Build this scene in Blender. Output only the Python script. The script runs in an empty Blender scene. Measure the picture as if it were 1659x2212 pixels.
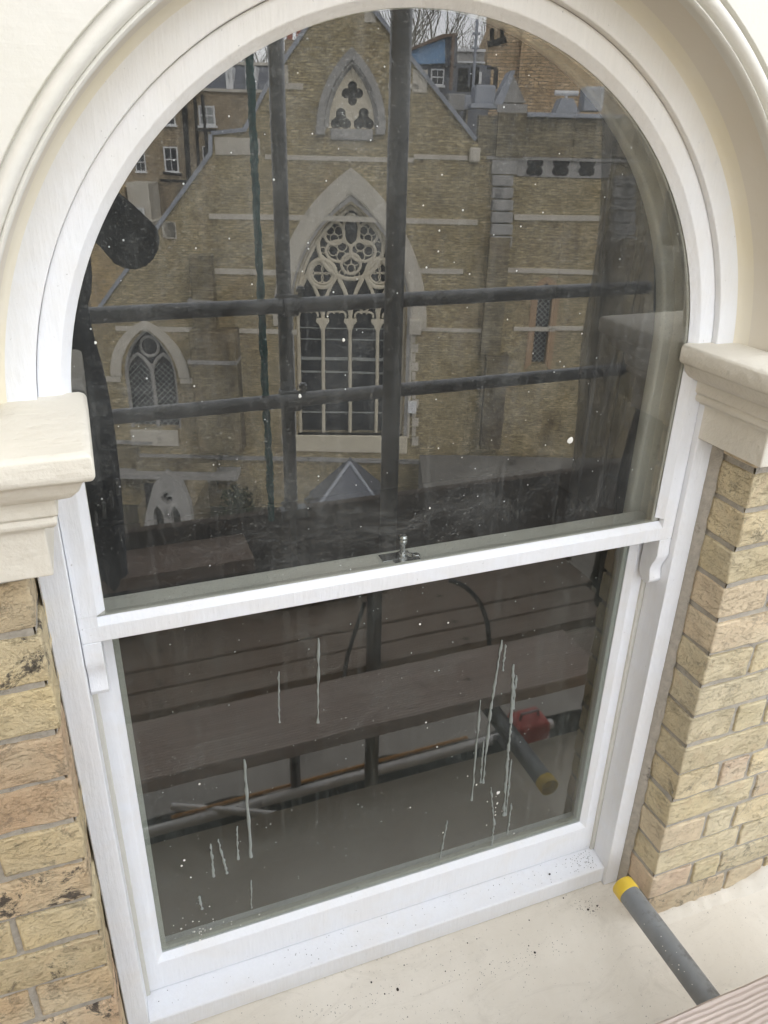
import bpy, math, random
from mathutils import Vector, Matrix
from mathutils.geometry import tessellate_polygon
PI=math.pi; R=math.radians
scene=bpy.context.scene
# ------------------------------------------------------------------ camera, sky, sun, exposure
CZ=12.0                                   # eye height above the ground (m); z values below are relative to the eye
AX=((0.9351956,-0.35349514,0.02122188),(-0.13624057,-0.41445362,-0.89981482),(0.32687565,0.83861158,-0.43575558))
FPX=1664.3445                            # focal length on a 1659 x 2212 picture
cd=bpy.data.cameras.new('camera'); cam=bpy.data.objects.new('camera',cd); scene.collection.objects.link(cam)
cd.sensor_fit='VERTICAL'; cd.sensor_height=24.0; cd.lens=24.0*FPX/2212.0
cd.clip_start=0.02; cd.clip_end=2000
r0,r1,r2=[Vector(a) for a in AX]         # camera right, down, forward in world axes
cam.matrix_world=Matrix(((r0.x,-r1.x,-r2.x,0),(r0.y,-r1.y,-r2.y,0),(r0.z,-r1.z,-r2.z,CZ),(0,0,0,1)))
scene.camera=cam
SUN_EL,SUN_AZ=R(47),R(14)                # azimuth clockwise from +Y: behind our house, full on the church across the street
w=bpy.data.worlds.new('World'); scene.world=w; w.use_nodes=True
nt=w.node_tree; bg=nt.nodes['Background']
sky=nt.nodes.new('ShaderNodeTexSky'); sky.sky_type='NISHITA'; sky.sun_disc=False
sky.sun_elevation=SUN_EL; sky.sun_rotation=SUN_AZ; sky.dust_density=3.0; sky.air_density=1.0; sky.ozone_density=1.0
hs=nt.nodes.new('ShaderNodeHueSaturation'); hs.inputs['Saturation'].default_value=0.22
tc=nt.nodes.new('ShaderNodeTexCoord'); nz=nt.nodes.new('ShaderNodeTexNoise'); nz.inputs['Scale'].default_value=5; nz.inputs['Detail'].default_value=6
cr=nt.nodes.new('ShaderNodeValToRGB'); cr.color_ramp.elements[0].position=.3; cr.color_ramp.elements[0].color=(.75,.78,.84,1); cr.color_ramp.elements[1].position=.7; cr.color_ramp.elements[1].color=(1.15,1.15,1.15,1)
mm=nt.nodes.new('ShaderNodeMix'); mm.data_type='RGBA'; mm.blend_type='MULTIPLY'; mm.inputs[0].default_value=1
nt.links.new(tc.outputs['Generated'],nz.inputs['Vector']); nt.links.new(nz.outputs['Fac'],cr.inputs[0])
nt.links.new(sky.outputs[0],hs.inputs['Color']); nt.links.new(hs.outputs[0],mm.inputs[6]); nt.links.new(cr.outputs[0],mm.inputs[7])
ov=nt.nodes.new('ShaderNodeMix'); ov.data_type='RGBA'; ov.inputs[0].default_value=.62      # thin overcast over the clear-sky model
oc=nt.nodes.new('ShaderNodeMix'); oc.data_type='RGBA'; oc.blend_type='MULTIPLY'; oc.inputs[0].default_value=1; oc.inputs[6].default_value=(9.2,9.25,9.3,1)
nt.links.new(cr.outputs[0],oc.inputs[7]); nt.links.new(mm.outputs[2],ov.inputs[6]); nt.links.new(oc.outputs[2],ov.inputs[7])
sx_=nt.nodes.new('ShaderNodeSeparateXYZ'); nt.links.new(tc.outputs['Generated'],sx_.inputs[0])
lr=nt.nodes.new('ShaderNodeValToRGB'); lr.color_ramp.elements[0].position=.05; lr.color_ramp.elements[0].color=(1.55,1.55,1.55,1); lr.color_ramp.elements[1].position=.95; lr.color_ramp.elements[1].color=(.72,.72,.72,1)
lo_=nt.nodes.new('ShaderNodeMix'); lo_.data_type='RGBA'; lo_.blend_type='MULTIPLY'; lo_.inputs[0].default_value=1
nt.links.new(sx_.outputs['Z'],lr.inputs[0]); nt.links.new(ov.outputs[2],lo_.inputs[6]); nt.links.new(lr.outputs[0],lo_.inputs[7])
nt.links.new(lo_.outputs[2],bg.inputs['Color']); bg.inputs['Strength'].default_value=0.15
sl=bpy.data.lights.new('sun','SUN'); sl.energy=0.95; sl.angle=R(30); sl.color=(1,.96,.9)
so=bpy.data.objects.new('sun',sl); scene.collection.objects.link(so)
sd=Vector((math.sin(SUN_AZ)*math.cos(SUN_EL),math.cos(SUN_AZ)*math.cos(SUN_EL),math.sin(SUN_EL)))
so.rotation_euler=sd.to_track_quat('Z','Y').to_euler(); so.location=(0,0,60)
scene.view_settings.view_transform='Standard'; scene.view_settings.look='None'; scene.view_settings.gamma=1
scene.view_settings.exposure=1.46
scene.cycles.max_bounces=8; scene.cycles.transparent_max_bounces=12; scene.cycles.glossy_bounces=3
scene.cycles.sample_clamp_indirect=4
scene.cycles.use_denoising=True

# ------------------------------------------------------------------ seeing through the mirror of the window
M_UP,M_LO=1.003,1.052                    # planes of the two panes
def ray(u,v):
    a=Vector(((u-829.5)/FPX,(v-1105.85)/FPX,1.0))
    return r0*a.x+r1*a.y+r2*a.z
def on_y(u,v,Y): r=ray(u,v); return r*(Y/r.y)
TH=math.asin(.3535)                      # the church faces the street 20.7 degrees off our wall
E1=Vector((math.cos(TH),-math.sin(TH),0)); EN=Vector((math.sin(TH),math.cos(TH),0))
def ch(u,v,D=25.0):                      # -> (along the front, height) on a front D metres off
    r=ray(u,v); P=r*(D/r.dot(EN)); return (P.dot(E1),P.z)

# ------------------------------------------------------------------ helpers
def nodes(name):
    m=bpy.data.materials.new(name); m.use_nodes=True; t=m.node_tree
    b=t.nodes['Principled BSDF']; return m,t,b
def N(t,ty,**k):
    n=t.nodes.new(ty)
    for a,v in k.items():
        if a in n.inputs.keys() if hasattr(n.inputs,'keys') else False: n.inputs[a].default_value=v
        else: setattr(n,a,v)
    return n
def L(t,a,b): t.links.new(a,b)
def noise(t,scale,detail=4,vec=None,rough=.55,dist=0):
    n=t.nodes.new('ShaderNodeTexNoise'); n.inputs['Scale'].default_value=scale; n.inputs['Detail'].default_value=detail; n.inputs['Roughness'].default_value=rough; n.inputs['Distortion'].default_value=dist
    if vec is not None: L(t,vec,n.inputs['Vector'])
    return n.outputs['Fac']
def ramp(t,fac,p0,c0,p1,c1,mid=None):
    n=t.nodes.new('ShaderNodeValToRGB'); e=n.color_ramp.elements
    c4=lambda c:(c,c,c,1) if isinstance(c,(int,float)) else (*c,1)
    e[0].position=p0;e[0].color=c4(c0);e[1].position=p1;e[1].color=c4(c1)
    if mid: x=n.color_ramp.elements.new(mid[0]); x.color=c4(mid[1])
    L(t,fac,n.inputs[0]); return n.outputs[0]
def mix(t,fac,a,b,mode='MIX'):
    n=t.nodes.new('ShaderNodeMix'); n.data_type='RGBA'; n.blend_type=mode
    for i,x in ((0,fac),(6,a),(7,b)):
        if isinstance(x,(int,float)): n.inputs[i].default_value=x if i==0 else (x,x,x,1)
        elif isinstance(x,tuple): n.inputs[i].default_value=(*x,1)
        else: L(t,x,n.inputs[i])
    return n.outputs[2]
def math_(t,op,a,b=0.0):
    n=t.nodes.new('ShaderNodeMath'); n.operation=op
    for i,x in ((0,a),(1,b)):
        if isinstance(x,(int,float)): n.inputs[i].default_value=x
        else: L(t,x,n.inputs[i])
    return n.outputs[0]
def coords(t,scale=(1,1,1)):
    c=t.nodes.new('ShaderNodeTexCoord'); m=t.nodes.new('ShaderNodeMapping'); m.inputs['Scale'].default_value=scale
    L(t,c.outputs['Object'],m.inputs['Vector']); return m.outputs[0]
def bump(t,b,h,strength=.3,dist=.01):
    n=t.nodes.new('ShaderNodeBump'); n.inputs['Strength'].default_value=strength; n.inputs['Distance'].default_value=dist
    L(t,h,n.inputs['Height']); L(t,n.outputs[0],b.inputs['Normal'])
def simple(name,col,rough=.6,metal=0,var=.25,scale=8,bs=.2,bd=.004,map_=(1,1,1),dirt=None,bscale=None,spec=.5):
    m,t,b=nodes(name); v=coords(t,map_)
    f=noise(t,scale,6,v)
    c=mix(t,f,tuple(x*(1-var) for x in col),tuple(min(1,x*(1+var)) for x in col))
    if dirt: 
        d=ramp(t,noise(t,scale*.6,8,v,.7),dirt[1],0.0,dirt[1]+.12,1.0); c=mix(t,d,c,dirt[0])
    L(t,c,b.inputs['Base Color']); b.inputs['Roughness'].default_value=rough; b.inputs['Metallic'].default_value=metal
    b.inputs['Specular IOR Level'].default_value=spec
    if bs: bump(t,b,noise(t,bscale or scale*3,8,v,.65),bs,bd)
    return m
MAT={}
# white gloss paint, brushed on by hand
def white_paint(name,base,warm,streak=(60,60,6)):
    m,t,b=nodes(name); v=coords(t); vs=coords(t,streak)
    big=noise(t,9,4,v,.6,.6); st=noise(t,3,6,vs,.6)
    c=mix(t,ramp(t,big,.42,0.0,.62,1.0),base,warm)
    sz=t.nodes.new('ShaderNodeSeparateXYZ'); L(t,v,sz.inputs[0])      # cream undercoat still showing round the head of the arch
    hz=math_(t,'ADD',sz.outputs['Z'],math_(t,'MULTIPLY',math_(t,'SUBTRACT',noise(t,6,6,v,.7),.5),.35))
    c=mix(t,ramp(t,math_(t,'SUBTRACT',hz,CZ-.30),.06,0.0,.42,.9),c,(.79,.755,.69))
    c=mix(t,ramp(t,st,.35,.94,.7,1.03),(0,0,0),c,'MULTIPLY') if False else mix(t,1.0,c,ramp(t,st,.3,.965,.7,1.0),'MULTIPLY')
    sp=ramp(t,noise(t,160,3,v,.7),.70,0.0,.76,.55); c=mix(t,sp,c,(.25,.24,.22)); c=mix(t,ramp(t,noise(t,19,8,coords(t,(1,1,.45)),.8,.8),.60,0.0,.72,.30),c,(.58,.585,.60))
    L(t,c,b.inputs['Base Color']); b.inputs['Roughness'].default_value=.42; b.inputs['Specular IOR Level'].default_value=.4
    h=math_(t,'ADD',math_(t,'MULTIPLY',st,.5),math_(t,'MULTIPLY',noise(t,28,5,v),1.0))
    bump(t,b,h,.42,.005); return m
MAT['white']=white_paint('white_gloss_paint',(.83,.85,.89),(.82,.825,.84))
MAT['cream_arch']=white_paint('undercoat_white',(.80,.80,.81),(.79,.76,.71))
def stucco(name,a,b2,bs,speck=.0):
    m,t,b=nodes(name); v=coords(t)
    c=mix(t,ramp(t,noise(t,3.2,5,v,.6),.38,0.0,.62,1.0),a,b2)
    c=mix(t,ramp(t,noise(t,26,8,v,.7),.64,0.0,.78,.35),c,tuple(x*.72 for x in a))
    if speck: c=mix(t,ramp(t,noise(t,190,2,v,.6),.70,0.0,.74,speck),c,(.10,.09,.08))
    if speck:
        c=mix(t,ramp(t,noise(t,5,8,coords(t,(1,2.2,1)),.8,1.4),.52,0.0,.66,.40),c,(.56,.52,.45)); c=mix(t,ramp(t,noise(t,70,3,v,.7),.66,0.0,.72,.35),c,(.40,.37,.33))
    L(t,c,b.inputs['Base Color']); b.inputs['Roughness'].default_value=.75; b.inputs['Specular IOR Level'].default_value=.25
    h=math_(t,'ADD',math_(t,'ADD',noise(t,45,6,v,.6),math_(t,'MULTIPLY',noise(t,4,5,coords(t,(1,30,30)),.6),.35)),math_(t,'MULTIPLY',noise(t,9,3,v),1.5)); bump(t,b,h,bs,.006); return m
MAT['stucco']=stucco('cream_masonry_paint',(.725,.705,.635),(.745,.73,.68),.2)
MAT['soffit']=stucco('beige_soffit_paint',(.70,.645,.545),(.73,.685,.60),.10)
MAT['capital']=stucco('cream_stone_paint',(.74,.70,.61),(.77,.735,.65),.5)
MAT['sillstone']=stucco('cream_sill_paint',(.80,.76,.68),(.71,.665,.58),.3,.7)
MAT['ochre']=stucco('old_yellow_paint',(.77,.71,.56),(.78,.74,.65),.12)
def brick_real(name):
    m,t,b=nodes(name); v=coords(t)
    at=t.nodes.new('ShaderNodeVertexColor'); at.layer_name='tint'
    n1=noise(t,22,8,v,.7); n2=noise(t,130,6,v,.75); n3=noise(t,12,6,v,.65,1.2)
    c=mix(t,ramp(t,noise(t,7,3,v),.40,0.0,.60,.5),at.outputs['Color'],(.86,.76,.55)); c=mix(t,1.0,c,ramp(t,n1,.28,.84,.72,1.12),'MULTIPLY')
    c=mix(t,ramp(t,n3,.56,0.0,.66,.28),c,(.66,.47,.30))
    crk=noise(t,16,5,coords(t,(1,1,2.6)),.6,2.2)
    vein=math_(t,'ABSOLUTE',math_(t,'SUBTRACT',crk,.5)); c=mix(t,ramp(t,vein,0,.30,.007,0.0),c,(.34,.27,.19))
    c=mix(t,ramp(t,n2,.57,0.0,.70,.42),c,(.40,.31,.21))
    soot=noise(t,17,9,v,.78,.4); sa=math_(t,'MULTIPLY',ramp(t,soot,.54,0.0,.60,1.0),at.outputs['Alpha'])
    c=mix(t,sa,c,(.075,.07,.07))
    L(t,c,b.inputs['Base Color']); b.inputs['Roughness'].default_value=.9; b.inputs['Specular IOR Level'].default_value=.15
    h=math_(t,'ADD',math_(t,'ADD',math_(t,'ADD',n2,math_(t,'MULTIPLY',noise(t,420,3,v,.7),.8)),math_(t,'MULTIPLY',n1,2.2)),math_(t,'MULTIPLY',ramp(t,vein,0,0.0,.012,1.0),.5)); bump(t,b,h,1.0,.0042); return m
MAT['brick']=brick_real('stock_brick')
MAT['mortar']=simple('grey_mortar',(.43,.395,.34),.95,0,.35,70,.9,.004,dirt=((.17,.155,.135),.60),bscale=170)
MAT['oldgrey']=simple('unpainted_grey_timber',(.62,.61,.555),.6,0,.12,14,.35,.003,(1,1,1),dirt=((.34,.31,.26),.62))
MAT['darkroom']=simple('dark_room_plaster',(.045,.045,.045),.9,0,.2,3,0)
MAT['steel']=simple('galvanised_tube',(.27,.285,.295),.5,.35,.30,24,.15,.001,(1,1,.35),dirt=((.17,.17,.175),.54))
MAT['darksteel']=simple('weathered_dark_tube',(.30,.305,.315),.34,.5,.35,20,.2,.001,dirt=((.10,.09,.08),.56))
MAT['palesteel']=simple('pale_galvanised_tube',(.82,.83,.84),.5,.1,.15,16,.1,.001)
MAT['chrome']=simple('bright_zinc',(.62,.63,.64),.22,.9,.1,20,.1,.001)
MAT['yellow']=simple('yellow_plastic',(.74,.52,.06),.4,0,.10,30,.1,.001)
MAT['orange']=simple('orange_sheath',(.55,.27,.05),.5,0,.15,30,0)
MAT['red']=simple('red_plastic',(.46,.08,.06),.5,0,.2,12,0)
def wood(name,a,b_,sc=(3,70,70),dirty=.62,wid=1.0):
    m,t,b=nodes(name); v=coords(t,sc); g=noise(t,1.0,5,v,.6,.6)
    wv=t.nodes.new('ShaderNodeTexWave'); wv.wave_type='BANDS'; wv.bands_direction='Y'; wv.inputs['Scale'].default_value=24*wid; wv.inputs['Distortion'].default_value=5.0; wv.inputs['Detail'].default_value=3; wv.inputs['Detail Scale'].default_value=.7
    L(t,coords(t,(.35,1,1)),wv.inputs['Vector'])
    c=mix(t,wv.outputs['Fac'],a,b_); c=mix(t,ramp(t,g,.3,.5,.75,0.0),c,tuple(x*.62 for x in a))
    c=mix(t,ramp(t,noise(t,10,8,coords(t),.75),dirty,0.0,dirty+.1,.8),c,(.10,.085,.075))
    L(t,c,b.inputs['Base Color']); b.inputs['Roughness'].default_value=.85; b.inputs['Specular IOR Level'].default_value=.2
    bump(t,b,math_(t,'ADD',wv.outputs['Fac'],g),.5,.003); return m
MAT['board']=wood('pale_scaffold_board',(.70,.585,.53),(.78,.68,.62),wid=1.4)
MAT['boarddark']=wood('dirty_scaffold_board',(.58,.485,.41),(.63,.53,.455),dirty=.60)
MAT['toe']=wood('dark_toe_board',(.125,.092,.07),(.15,.112,.085))
MAT['offcut']=wood('brown_offcut',(.30,.22,.175),(.35,.265,.215),dirty=.7)
MAT['rope']=simple('teal_rope_fibre',(.035,.20,.20),.95,0,.6,90,.8,.006)
MAT['black']=simple('black_fleece',(.014,.014,.016),.95,0,.5,11,1,.03,spec=.1)
MAT['navy']=simple('navy_fleece',(.026,.030,.045),.95,0,.3,40,.5,.002,spec=.1)
MAT['paleband']=simple('pale_stripe_cloth',(.22,.23,.25),.9,0,.1,40,0)
MAT['skin']=simple('skin',(.50,.33,.26),.5,0,.08,30,.1,.001)
MAT['hair']=simple('dark_hair',(.03,.022,.018),.7,0,.3,80,.4,.002)
MAT['phone']=simple('black_phone_case',(.02,.02,.022),.35,0,.1,20,0)
# far facades
def brick_far(name,c1,c2,mort,stain=.5,sc=1.0,plane='XZ',dark=(.07,.055,.04),patch=(.28,.205,.13)):
    m,t,b=nodes(name); tcn=t.nodes.new('ShaderNodeTexCoord'); sx=t.nodes.new('ShaderNodeSeparateXYZ'); cx=t.nodes.new('ShaderNodeCombineXYZ')
    L(t,tcn.outputs['Object'],sx.inputs[0]); L(t,math_(t,'ADD',sx.outputs['X'],sx.outputs['Y']),cx.inputs['X']); L(t,sx.outputs['Z'],cx.inputs['Y'])
    bt=t.nodes.new('ShaderNodeTexBrick'); bt.inputs['Scale'].default_value=1; bt.inputs['Brick Width'].default_value=.225*sc; bt.inputs['Row Height'].default_value=.078*sc
    bt.inputs['Mortar Size'].default_value=.008*sc; bt.inputs['Mortar Smooth'].default_value=.3; bt.inputs['Bias'].default_value=-.1
    bt.inputs['Color1'].default_value=(*c1,1); bt.inputs['Color2'].default_value=(*c2,1); bt.inputs['Mortar'].default_value=(*mort,1); L(t,cx.outputs[0],bt.inputs['Vector'])
    v=coords(t); c=mix(t,1.0,bt.outputs['Color'],ramp(t,noise(t,1.3,8,v,.7),.28,.62,.72,1.22),'MULTIPLY')
    c=mix(t,ramp(t,noise(t,.8,8,coords(t,(1,1,.5)),.72),.50,0.0,.66,.45),c,patch)
    c=mix(t,1.0,c,ramp(t,noise(t,5,6,coords(t,(1,1,5)),.85),.38,.42,.62,1.7),'MULTIPLY')
    c=mix(t,ramp(t,noise(t,.55,9,coords(t,(1,1,.35)),.75),stain,0.0,stain+.14,.8),c,dark)
    L(t,c,b.inputs['Base Color']); b.inputs['Roughness'].default_value=.95; b.inputs['Specular IOR Level'].default_value=.1
    bump(t,b,bt.outputs['Fac'],.4,.01); return m
MAT['church']=brick_far('brown_stock_brickwork',(.33,.268,.150),(.47,.40,.25),(.27,.235,.155),.57)
MAT['church2']=brick_far('sooty_stock_brickwork',(.23,.195,.125),(.33,.285,.19),(.17,.15,.105),.50)
MAT['terrace']=brick_far('terrace_brickwork',(.34,.27,.18),(.42,.34,.23),(.25,.21,.15),.55,1.4)
MAT['yellowb']=brick_far('yellow_brickwork',(.50,.37,.18),(.58,.44,.24),(.38,.30,.18),.8,1.4)
MAT['mansion']=brick_far('mansion_brickwork',(.50,.37,.23),(.62,.47,.30),(.20,.165,.12),.72,1.6)
MAT['ourwall']=brick_far('house_stock_brickwork',(.50,.40,.24),(.56,.44,.28),(.26,.24,.20),.8,.95)
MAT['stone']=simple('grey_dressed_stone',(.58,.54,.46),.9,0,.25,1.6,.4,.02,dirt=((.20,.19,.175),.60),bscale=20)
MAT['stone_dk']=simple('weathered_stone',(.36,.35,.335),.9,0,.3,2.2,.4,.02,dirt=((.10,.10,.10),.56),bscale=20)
MAT['stone_cr']=simple('cream_tracery_stone',(.66,.60,.47),.9,0,.15,2,.3,.01,bscale=20)
MAT['orange_st']=simple('orange_quoin_stone',(.40,.27,.16),.9,0,.2,2,.3,.01)
MAT['lead']=simple('lead_sheet',(.36,.385,.44),.55,.1,.25,2.0,.3,.02,dirt=((.13,.135,.15),.58))
MAT['slate']=simple('slate_roof',(.12,.13,.16),.6,0,.25,3,.4,.02)
MAT['blue']=simple('blue_painted_boards',(.16,.30,.50),.6,0,.2,2,.2,.01,dirt=((.22,.30,.38),.60))
MAT['wwood']=simple('white_joinery',(.78,.79,.80),.5,0,.06,5,0)
MAT['darkglass']=simple('dark_leaded_glass',(.018,.021,.028),.25,0,.5,3,.4,.02)
MAT['paleglass']=simple('net_curtained_glass',(.36,.38,.37),.3,0,.2,3,0)
MAT['brownwood']=simple('brown_timber',(.17,.11,.075),.8,0,.2,4,.2,.01)
MAT['bark']=simple('plane_tree_bark',(.16,.145,.11),.9,0,.35,2,.4,.02)
MAT['chimneypot']=simple('red_clay',(.40,.12,.07),.8,0,.2,4,.2,.01)
MAT['void']=simple('dark_opening',(.012,.011,.010),.9,0,.1,4,0)
MAT['concrete']=simple('garden_paving',(.19,.18,.165),.9,0,.3,.8,.3,.02,dirt=((.09,.085,.075),.56))
MAT['tarmac']=simple('street_tarmac',(.055,.055,.057),.9,0,.2,6,.3,.01)
MAT['green']=simple('hedge_leaf',(.05,.065,.03),.8,0,.5,14,.3,.01)
def ground_mat():
    m,t,b=nodes('garden_ground'); v=coords(t); c=mix(t,ramp(t,noise(t,.35,8,v,.7),.40,0.0,.55,1.0),(.060,.066,.035),(.13,.115,.09))
    c=mix(t,1.0,c,ramp(t,noise(t,9,6,v,.7),.3,.6,.7,1.3),'MULTIPLY'); L(t,c,b.inputs['Base Color']); b.inputs['Roughness'].default_value=.95; bump(t,b,noise(t,20,6,v),.6,.03); return m
MAT['ground']=ground_mat()
# window glass: mirror of the street, a dim view inside, and a film of dust, grit and smears
def glass_mat(name,refl,trans,dust,dcol=(.62,.64,.62),rough=0.0):
    m,t,b=nodes(name); out=t.nodes['Material Output']; t.nodes.remove(b); v=coords(t)
    tr=t.nodes.new('ShaderNodeBsdfTransparent'); tr.inputs[0].default_value=(*trans,1)
    gl=t.nodes.new('ShaderNodeBsdfGlossy'); gl.inputs['Roughness'].default_value=rough; gl.inputs['Color'].default_value=(1,.99,.97,1) if rough==0 else (1,.965,.92,1)
    lw=t.nodes.new('ShaderNodeLayerWeight'); lw.inputs['Blend'].default_value=.5
    fac=math_(t,'ADD',math_(t,'MULTIPLY',math_(t,'POWER',lw.outputs['Facing'],4.0),.6),refl)
    bn=t.nodes.new('ShaderNodeBump'); bn.inputs['Strength'].default_value=.5; bn.inputs['Distance'].default_value=.00018
    L(t,noise(t,5.5,1,v,.4),bn.inputs['Height']); L(t,bn.outputs[0],gl.inputs['Normal'])
    mx=t.nodes.new('ShaderNodeMixShader'); L(t,fac,mx.inputs[0]); L(t,tr.outputs[0],mx.inputs[1]); L(t,gl.outputs[0],mx.inputs[2])
    df=t.nodes.new('ShaderNodeBsdfDiffuse'); df.inputs[0].default_value=(*dcol,1)
    cloud=ramp(t,noise(t,4.2,6,v,.62,.4),.35,dust*.35,.75,dust*2.0)
    strk=ramp(t,noise(t,2.2,5,coords(t,(34,1,2.2)),.6),.52,0.0,.80,.07)
    wipe=ramp(t,noise(t,2.0,6,coords(t,(5,1,40)),.7,1.4),.66,0.0,.85,.05)
    sm=math_(t,'MULTIPLY',ramp(t,noise(t,3.1,7,v,.75,2.2),.50,0.0,.66,.085),ramp(t,noise(t,26,4,coords(t,(1,1,6)),.6,1.0),.38,.15,.66,1.0)); strk_=sm
    grit=ramp(t,noise(t,280,3,v,.8),.58,0.0,.74,.42)
    d=math_(t,'ADD',math_(t,'ADD',cloud,math_(t,'MULTIPLY',grit,ramp(t,noise(t,6,3,v),.36,.25,.66,1.0))),math_(t,'ADD',math_(t,'ADD',strk,sm),wipe))
    vo=t.nodes.new('ShaderNodeTexVoronoi'); vo.inputs['Scale'].default_value=120; L(t,v,vo.inputs['Vector'])
    sepc=t.nodes.new('ShaderNodeSeparateColor'); L(t,vo.outputs['Color'],sepc.inputs[0])
    rr=math_(t,'MULTIPLY',math_(t,'MAXIMUM',math_(t,'SUBTRACT',sepc.outputs[0],.86),0.0),1.1)
    dot=math_(t,'LESS_THAN',vo.outputs['Distance'],rr)
    d=math_(t,'MINIMUM',math_(t,'ADD',d,math_(t,'MULTIPLY',dot,.75)),.92)
    if rough>0:                                                   # dust gathers towards the bottom rail
        sz=t.nodes.new('ShaderNodeSeparateXYZ'); L(t,v,sz.inputs[0]); zz_=math_(t,'ADD',math_(t,'SUBTRACT',sz.outputs['Z'],CZ-1.43),math_(t,'MULTIPLY',math_(t,'SUBTRACT',noise(t,5,5,v),.5),.22))
        d=math_(t,'ADD',d,ramp(t,zz_,.02,.060,.36,0.0))
    m2=t.nodes.new('ShaderNodeMixShader'); L(t,d,m2.inputs[0]); L(t,mx.outputs[0],m2.inputs[1]); L(t,df.outputs[0],m2.inputs[2])
    L(t,m2.outputs[0],out.inputs[0]); return m
MAT['glass_up']=glass_mat('upper_pane_glass',.130,(.95,.95,.93),.044)
MAT['glass_lo']=glass_mat('lower_pane_glass',.124,(.62,.65,.64),.026,(.46,.51,.48),.026)
def clear(name,col):
    m,t,b=nodes(name); out=t.nodes['Material Output']; t.nodes.remove(b); tr=t.nodes.new('ShaderNodeBsdfTransparent'); tr.inputs[0].default_value=(*col,1); L(t,tr.outputs[0],out.inputs[0]); return m
MAT['glass_back']=clear('pane_inner_face',(.97,.99,.98))
def sheet_mat(name,col,alpha,sc=6):
    m,t,b=nodes(name); v=coords(t,(3,3,.6)); L(t,mix(t,noise(t,sc,5,v,.6),tuple(x*.6 for x in col),tuple(x*1.4 for x in col)),b.inputs['Base Color']); b.inputs['Roughness'].default_value=.35
    L(t,ramp(t,noise(t,3,5,v,.6),.3,alpha*.6,.7,min(1,alpha*1.4)),b.inputs['Alpha']); return m
MAT['sheet']=sheet_mat('clear_debris_sheeting',(.46,.46,.46),.42)
MAT['net']=sheet_mat('dark_debris_netting',(.050,.047,.042),.97)
MAT['drip']=simple('grey_green_paint_run',(.27,.295,.28),.5,0,.15,60,.2,.001)
MAT['splash']=simple('white_paint_splash',(.78,.77,.72),.6,0,.06,60,.3,.001)
MAT['grit']=simple('dark_grit',(.05,.045,.04),.9,0,.4,60,.5,.001)

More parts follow.
